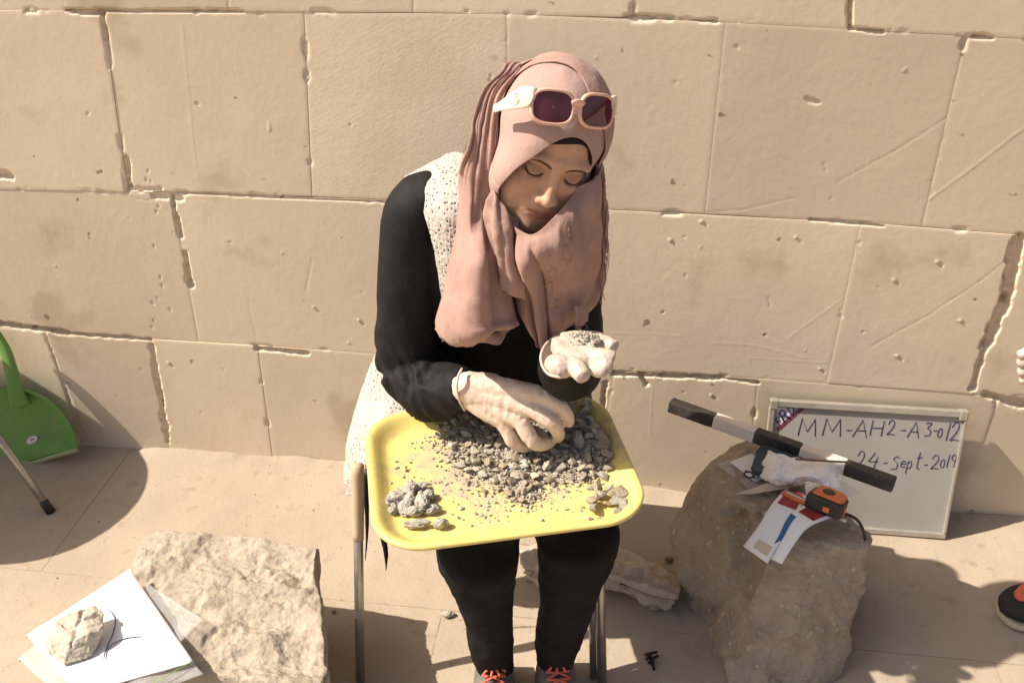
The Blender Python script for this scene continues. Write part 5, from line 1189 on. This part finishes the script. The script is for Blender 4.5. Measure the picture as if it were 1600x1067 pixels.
# small gathered corner of the scarf, right
S4 = [[(898,478,-.57),(908,478,-.565),(918,478,-.55)],[(900,492,-.572),(910,492,-.567),(918,488,-.553)],[(898,507,-.57),(908,508,-.566),(917,502,-.556)]]
drape('scarf_corner', S4, 24, 24, lambda u, v, G: .0012*np.sin(u*14), M['scarf'], push=False)
# fringe
fr_ = MB()
def strand(pts, r=.0007): 
    V, F = tubeVF(pts, [r]*(len(pts)-1)+[r*.5], None, 5, res=14, cap=False); fr_.add(V, F)
rf = np.random.default_rng(11)
for k in range(90):
    y0 = rf.uniform(205, 420); x0 = np.interp(y0, [205,260,345,420], [931,938,943,938])+rf.uniform(-4,5); L_ = rf.uniform(25,75); Y = -.49+rf.uniform(-.02,.01)
    strand([at(x0,y0,Y), at(x0+rf.uniform(0,5),y0+L_*.35,Y-.004), at(x0+rf.uniform(-3,4),y0+L_*.7,Y), at(x0+rf.uniform(-6,3),y0+L_,Y)], rf.uniform(.0007,.0012))
for k in range(12):
    x0 = rf.uniform(800,852); y0 = np.interp(x0,[800,850],[117,100]); strand([at(x0,y0+2,-.47), at(x0+rf.uniform(0,8),y0-rf.uniform(2,6),-.47), at(x0+rf.uniform(8,18),y0-rf.uniform(1,5)-2,-.47), at(x0+rf.uniform(14,26),y0-1,-.47)], .0007)
for k in range(14):
    x0 = rf.uniform(900,916); y0 = rf.uniform(500,508); strand([at(x0,y0,-.565), at(x0+rf.uniform(-6,5),y0+rf.uniform(3,8),-.567), at(x0+rf.uniform(-12,6),y0+rf.uniform(4,14),-.567)], .0006)
for k in range(10):
    y0 = rf.uniform(130,300); x0 = np.interp(y0,[130,190,240,300],[762,738,727,719]); strand([at(x0,y0,-.45), at(x0-rf.uniform(2,6),y0+rf.uniform(2,10),-.45), at(x0-rf.uniform(0,4),y0+rf.uniform(12,26),-.45)], .0006)
fr_.obj('fringe', M['scarf'], person)['kind'] = 'stuff'

# ------------------------------------------------------------------ crochet vest
VR = [[(700,240,-.30),(720,240,-.33),(745,250,-.36),(780,262,-.38)],
      [(636,276,-.36),(668,262,-.385),(705,252,-.40),(760,262,-.42)],
      [(640,288,-.425),(672,284,-.45),(705,286,-.462),(760,300,-.46)],
      [(660,325,-.475),(684,326,-.495),(708,330,-.505),(760,345,-.50)],
      [(676,378,-.49),(692,380,-.505),(710,384,-.51),(760,395,-.51)],
      [(686,430,-.485),(698,434,-.50),(708,438,-.505),(730,445,-.505)],
      [(690,485,-.475),(702,490,-.49),(706,492,-.495),(714,496,-.50)],
      [(691,535,-.46),(697,532,-.475),(702,528,-.485),(706,526,-.485)]]
VW = [[at(*q) for q in r] for r in VR]
G = patch(np.array(VW), 90, 50); N_ = gnormals(G); N_ *= np.sign(np.sum(N_*(CAM-G), -1, keepdims=True)); G = G+N_*(.002*fbm(G, 30, 3, 4))[..., None]
vest = obj('crochet_vest', raw('crochet_vest', G.reshape(-1,3), gridF(90,50), M['vest']), person); solidify(vest, .003, 0)
VT = [[(592,540,-.35),(603,535,-.37),(618,538,-.385),(640,545,-.39)],
      [(574,580,-.35),(588,582,-.385),(612,586,-.40),(650,592,-.40)],
      [(560,620,-.36),(578,624,-.41),(612,625,-.43),(655,626,-.43)],
      [(548,665,-.38),(566,668,-.44),(592,664,-.46),(612,655,-.46)],
      [(541,710,-.40),(556,713,-.45),(574,712,-.475),(590,705,-.48)],
      [(539,745,-.41),(549,748,-.45),(562,748,-.475),(574,745,-.48)],
      [(545,768,-.42),(550,774,-.45),(556,772,-.465),(564,768,-.47)]]
G = patch(np.array([[at(*q) for q in r] for r in VT]), 80, 46); N_ = gnormals(G); N_ *= np.sign(np.sum(N_*(CAM-G), -1, keepdims=True)); G = G+N_*(.004*fbm(G, 16, 3, 4)+.004*np.sin(np.linspace(0,1,46)*11)[None,:]*np.linspace(0,1,80)[:,None])[..., None]
vt = obj('vest_tail', raw('vest_tail', G.reshape(-1,3), gridF(80,46), M['vest']), person); solidify(vt, .003, 0)

# ------------------------------------------------------------------ shoes
for s, a_, cx in ((-1, ankL, 773), (1, ankR, 868)):
    d_ = norm([.12 if s < 0 else .22, -.97, 0]); sd = np.array([-d_[1], d_[0], 0]); h0 = np.array([a_[0], a_[1], 0])+d_*(-.055)
    sm_ = MB(); pr = [(0,.030,.055),(.04,.034,.078),(.085,.036,.075),(.125,.039,.058),(.17,.042,.045),(.205,.036,.036),(.225,.02,.022)]
    V, F = tubeVF([h0+d_*x+[0,0,.014+hh/2] for x, wd, hh in pr], [wd for x, wd, hh in pr], [hh/2 for x, wd, hh in pr], 22, side=sd, res=26, power=2.5); 
    so_ = obj('shoe', raw('shoe', V, F, M['shoe']), person)
    V, F = tubeVF([h0+d_*x+[0,0,.009] for x, wd, hh in pr], [wd+.004 for x, wd, hh in pr], .009, 22, side=sd, res=22, power=3); obj('sole', raw('sole', V, F, M['sole']), so_)
    V, F = tubeVF([a_+[0,0,-.004], a_+[0,0,-.035], a_+d_*.02+[0,0,-.06]], [.036,.040,.043], None, 20, res=8); obj('collar', raw('collar', V, F, M['shoe']), so_)
    lc = MB(); tp = lambda x, y: h0+d_*x+sd*y+np.array([0,0,.026+np.interp(x,[.04,.085,.125,.17],[.078,.075,.058,.045])-abs(y)**2*9])
    for k in range(7):
        x = .062+.013*k
        for sg in (-1, 1): V, F = tubeVF([tp(x, -sg*.022), tp(x+.006, 0)+[0,0,.003], tp(x+.012, sg*.022)], .0026, None, 7, res=8); lc.add(V, F)
    for k in range(9):
        a = k*.72+.3; c0 = tp(.082, 0)+[0,0,.004]; e_ = c0+sd*.024*math.cos(a)+d_*.020*math.sin(a)+np.array([0,0,.004]); m_ = (c0+e_)/2+[0,0,.009]
        V, F = tubeVF([c0, m_, e_], .0026, None, 7, res=10); lc.add(V, F)
    lc.obj('laces', M['coral'], so_)

# ------------------------------------------------------------------ sunglasses on the scarf
sg = empty('sunglasses', 'peach framed sunglasses pushed up on the pink headscarf', 'sunglasses', tuple(hw((0,-.09,.1))))
GR_ = np.array(Matrix.Rotation(math.radians(SG_PITCH), 3, 'X'))@np.array(Matrix.Rotation(math.radians(-9), 3, 'Y'))@np.array(Matrix.Rotation(math.radians(9), 3, 'Z'))
def gw(p): return hw((1.0*np.asarray(p, float)@GR_.T)+np.array(SG_O))
def super_(cx, cz, rx, rz, n, pw, a0=0): 
    a = np.linspace(0, 2*np.pi, n, endpoint=False)+a0; ca, sa = np.cos(a), np.sin(a); return np.stack([cx+np.sign(ca)*np.abs(ca)**(2/pw)*rx, -.0*ca, cz+np.sign(sa)*np.abs(sa)**(2/pw)*rz], 1)
def curvew(P): P = np.array(P, float); P[..., 1] += 2.6*P[..., 0]**2+.0; return P      # wrap of the front round the head
for s in (-1, 1):
    rings = []
    for rx, rz, y in ((.0280,.0212,.0015),(.0280,.0212,-.0022),(.0288,.0220,-.0032),(.0310,.0244,-.0030),(.0320,.0255,-.0008),(.0320,.0255,.0030),(.0300,.0235,.0038)):
        q = super_(s*.0360, 0, rx, rz, 44, 3.0); q[:, 1] += y; rings.append(curvew(q))
    rings.append(rings[0]); R_ = np.array(rings)
    own(obj('frame', raw('frame', gw(R_.reshape(-1,3)), gridF(len(rings),44,True), M['frame'])), sg)
    Lr = [super_(s*.0360, 0, .0282*t, .0214*t, 44, 3.0) for t in (1,.75,.5,.25,.02)]
    for i, q in enumerate(Lr): q[:, 1] += -.0006-.0012*(1-(1,.75,.5,.25,.02)[i]**2)
    Lr = np.array([curvew(q) for q in Lr]); own(obj('lens', raw('lens', gw(Lr.reshape(-1,3)), gridF(5,44,True), M['lens'])), sg)
V, F = tubeVF(gw(curvew(np.array([(-.0075,-.001,.006),(-.003,-.003,.0085),(.003,-.003,.0085),(.0075,-.001,.006)]))), .0060, .0028, 12, side=HR@np.array([0,0,1]), res=12); own(obj('bridge', raw('bridge', V, F, M['frame'])), sg)
for s in (-1, 1):
    c_ = np.array([(s*.0335,.012-.0,.012),(s*.067,.0115,.011),(s*.0745,.021,.009),(s*.0805,.038,.004),(s*.0865,.062,-.004),(s*.089,.085,-.010)]); c_[0] = (s*.064,.0105,.010)
    V, F = tubeVF(gw(c_), [.0125,.0135,.0145,.0125,.0075,.0055], [.0024,.0026,.0026,.0024,.002,.002], 14, side=HR@GR_@np.array([0,0,1]), res=26, power=2.8); own(obj('temple', raw('temple', V, F, M['temple'])), sg)
e0 = gw((-.0835,.046,.003)); e1 = gw((-.0835,.046,.008))
mbL = MB(); uu = norm(gw((-.0805,.038,.004))-gw((-.0745,.021,.009))); vv = norm(e1-e0); nn = norm(np.cross(uu, vv)); nn *= np.sign(nn@(CAM-e0))
c0 = gw((-.0778,.030,.0065))+nn*.0030
for k, (a0, a1, r_) in enumerate(((.6,5.6,.0042),(.9,2.4,.007),(3.6,5.2,.007))):
    V, F = tubeVF([c0+uu*r_*math.cos(a)+vv*r_*math.sin(a) for a in np.linspace(a0, a1, 12)], .0005, None, 6); mbL.add(V, F)
own(mbL.obj('temple_emblem', M['alu']), sg)

# ------------------------------------------------------------------ bystander at the right edge: only a shoe and a gloved hand reach the picture
sx = atz(1561,965,0); d_ = norm([-.97,-.16,0]); sd = np.array([-d_[1], d_[0], 0]); h0 = np.array([sx[0], sx[1], 0])-d_*.232
hip = np.array([1.25,-.30,.88])
bb = MB()
tor = [(hip[0],hip[1],.84),(1.24,-.30,1.0),(1.22,-.30,1.2),(1.2,-.30,1.36),(1.19,-.31,1.42)]
V, F = tubeVF(tor, [.16,.14,.16,.17,.07], [.11,.1,.11,.10,.06], 20, side=(0,1,0), res=16); bb.add(V, F)
V, F = tubeVF([(1.19,-.31,1.38),(1.165,-.31,1.5)], .05, None, 14); bb.add(V, F)
V, F = tubeVF([(1.16,-.31,1.46),(1.145,-.31,1.52),(1.15,-.31,1.60),(1.165,-.31,1.68)], [.05,.075,.08,.035], [.055,.09,.095,.04], 18, side=(0,1,0), res=14); bb.add(V, F)
for dy, ft in ((-.07, h0+d_*.05), (.10, h0+d_*.05+np.array([.42,.2,0]))):
    V, F = tubeVF([hip+[0,dy,0], (hip+[0,dy,0])*.5+np.array([ft[0]+.06,ft[1],.5])*.5, (ft[0]+.05,ft[1],.46), (ft[0],ft[1],.08)], [.09,.085,.065,.045], None, 16, res=14); bb.add(V, F)
hdp = at(1609,556,-.27)
V, F = tubeVF([(1.2,-.42,1.32),(1.14,-.44,1.05),(.98,-.34,.86),hdp+[.10,0,.06]], [.055,.05,.042,.034], None, 16, res=16); bb.add(V, F)
V, F = tubeVF([(1.2,-.14,1.32),(1.26,-.1,1.06),(1.27,-.12,.82)], [.055,.048,.036], None, 16, res=10); bb.add(V, F)
pm = remeshed('person', bb, .012, 4, [M['trouser']]); p2_ = obj('person', pm); tag(p2_, 'standing bystander at the right edge with only a shoe tip and gloved hand showing', 'person')
gl = MB()
V, F = tubeVF([hdp+[.11,0,.065], hdp+[.06,0,.03], hdp+[.02,0,.0]], [.034,.034,.03], [.03,.026,.02], 14, res=8); gl.add(V, F)
for dx, dz, l in ((-.004,.020,.045),(.0,.002,.05),(.006,-.018,.048),(.014,-.036,.04)):
    V, F = tubeVF([hdp+[.03,.0,dz+.008], hdp+[.0+dx,-.006,dz-.006], hdp+[-.018+dx,-.004,dz-.018]], [.0125,.011,.009], None, 12, res=8); gl.add(V, F)
gm = remeshed('glove', gl, .003, 3, [M['glovew']]); obj('glove', gm, p2_)
for hh0, dd_ in ((h0, d_), (h0+np.array([.42,.2,0]), d_)):
    sdd = np.array([-dd_[1], dd_[0], 0]); pr = [(0,.034,.06),(.05,.038,.085),(.10,.040,.08),(.15,.045,.062),(.195,.044,.050),(.22,.034,.038),(.232,.018,.02)]
    V, F = tubeVF([hh0+dd_*x+[0,0,.016+hh/2] for x, wd, hh in pr], [wd for x, wd, hh in pr], [hh/2 for x, wd, hh in pr], 24, side=sdd, res=30, power=2.6); so_ = obj('shoe', raw('shoe', V, F, M['darkshoe']), p2_)
    V, F = tubeVF([hh0+dd_*x+[0,0,.011] for x, wd, hh in pr], [wd+.004 for x, wd, hh in pr], .010, 24, side=sdd, res=26, power=3); obj('sole', raw('sole', V, F, M['sole']), so_)
    V, F = tubeVF([hh0+dd_*x+[0,0,z] for x, z in ((.10,.106),(.14,.090),(.180,.078),(.212,.064))], [.018,.026,.03,.012], [.008,.010,.009,.006], 18, side=sdd, res=14); obj('vamp', raw('vamp', V, F, M['coral']), so_)
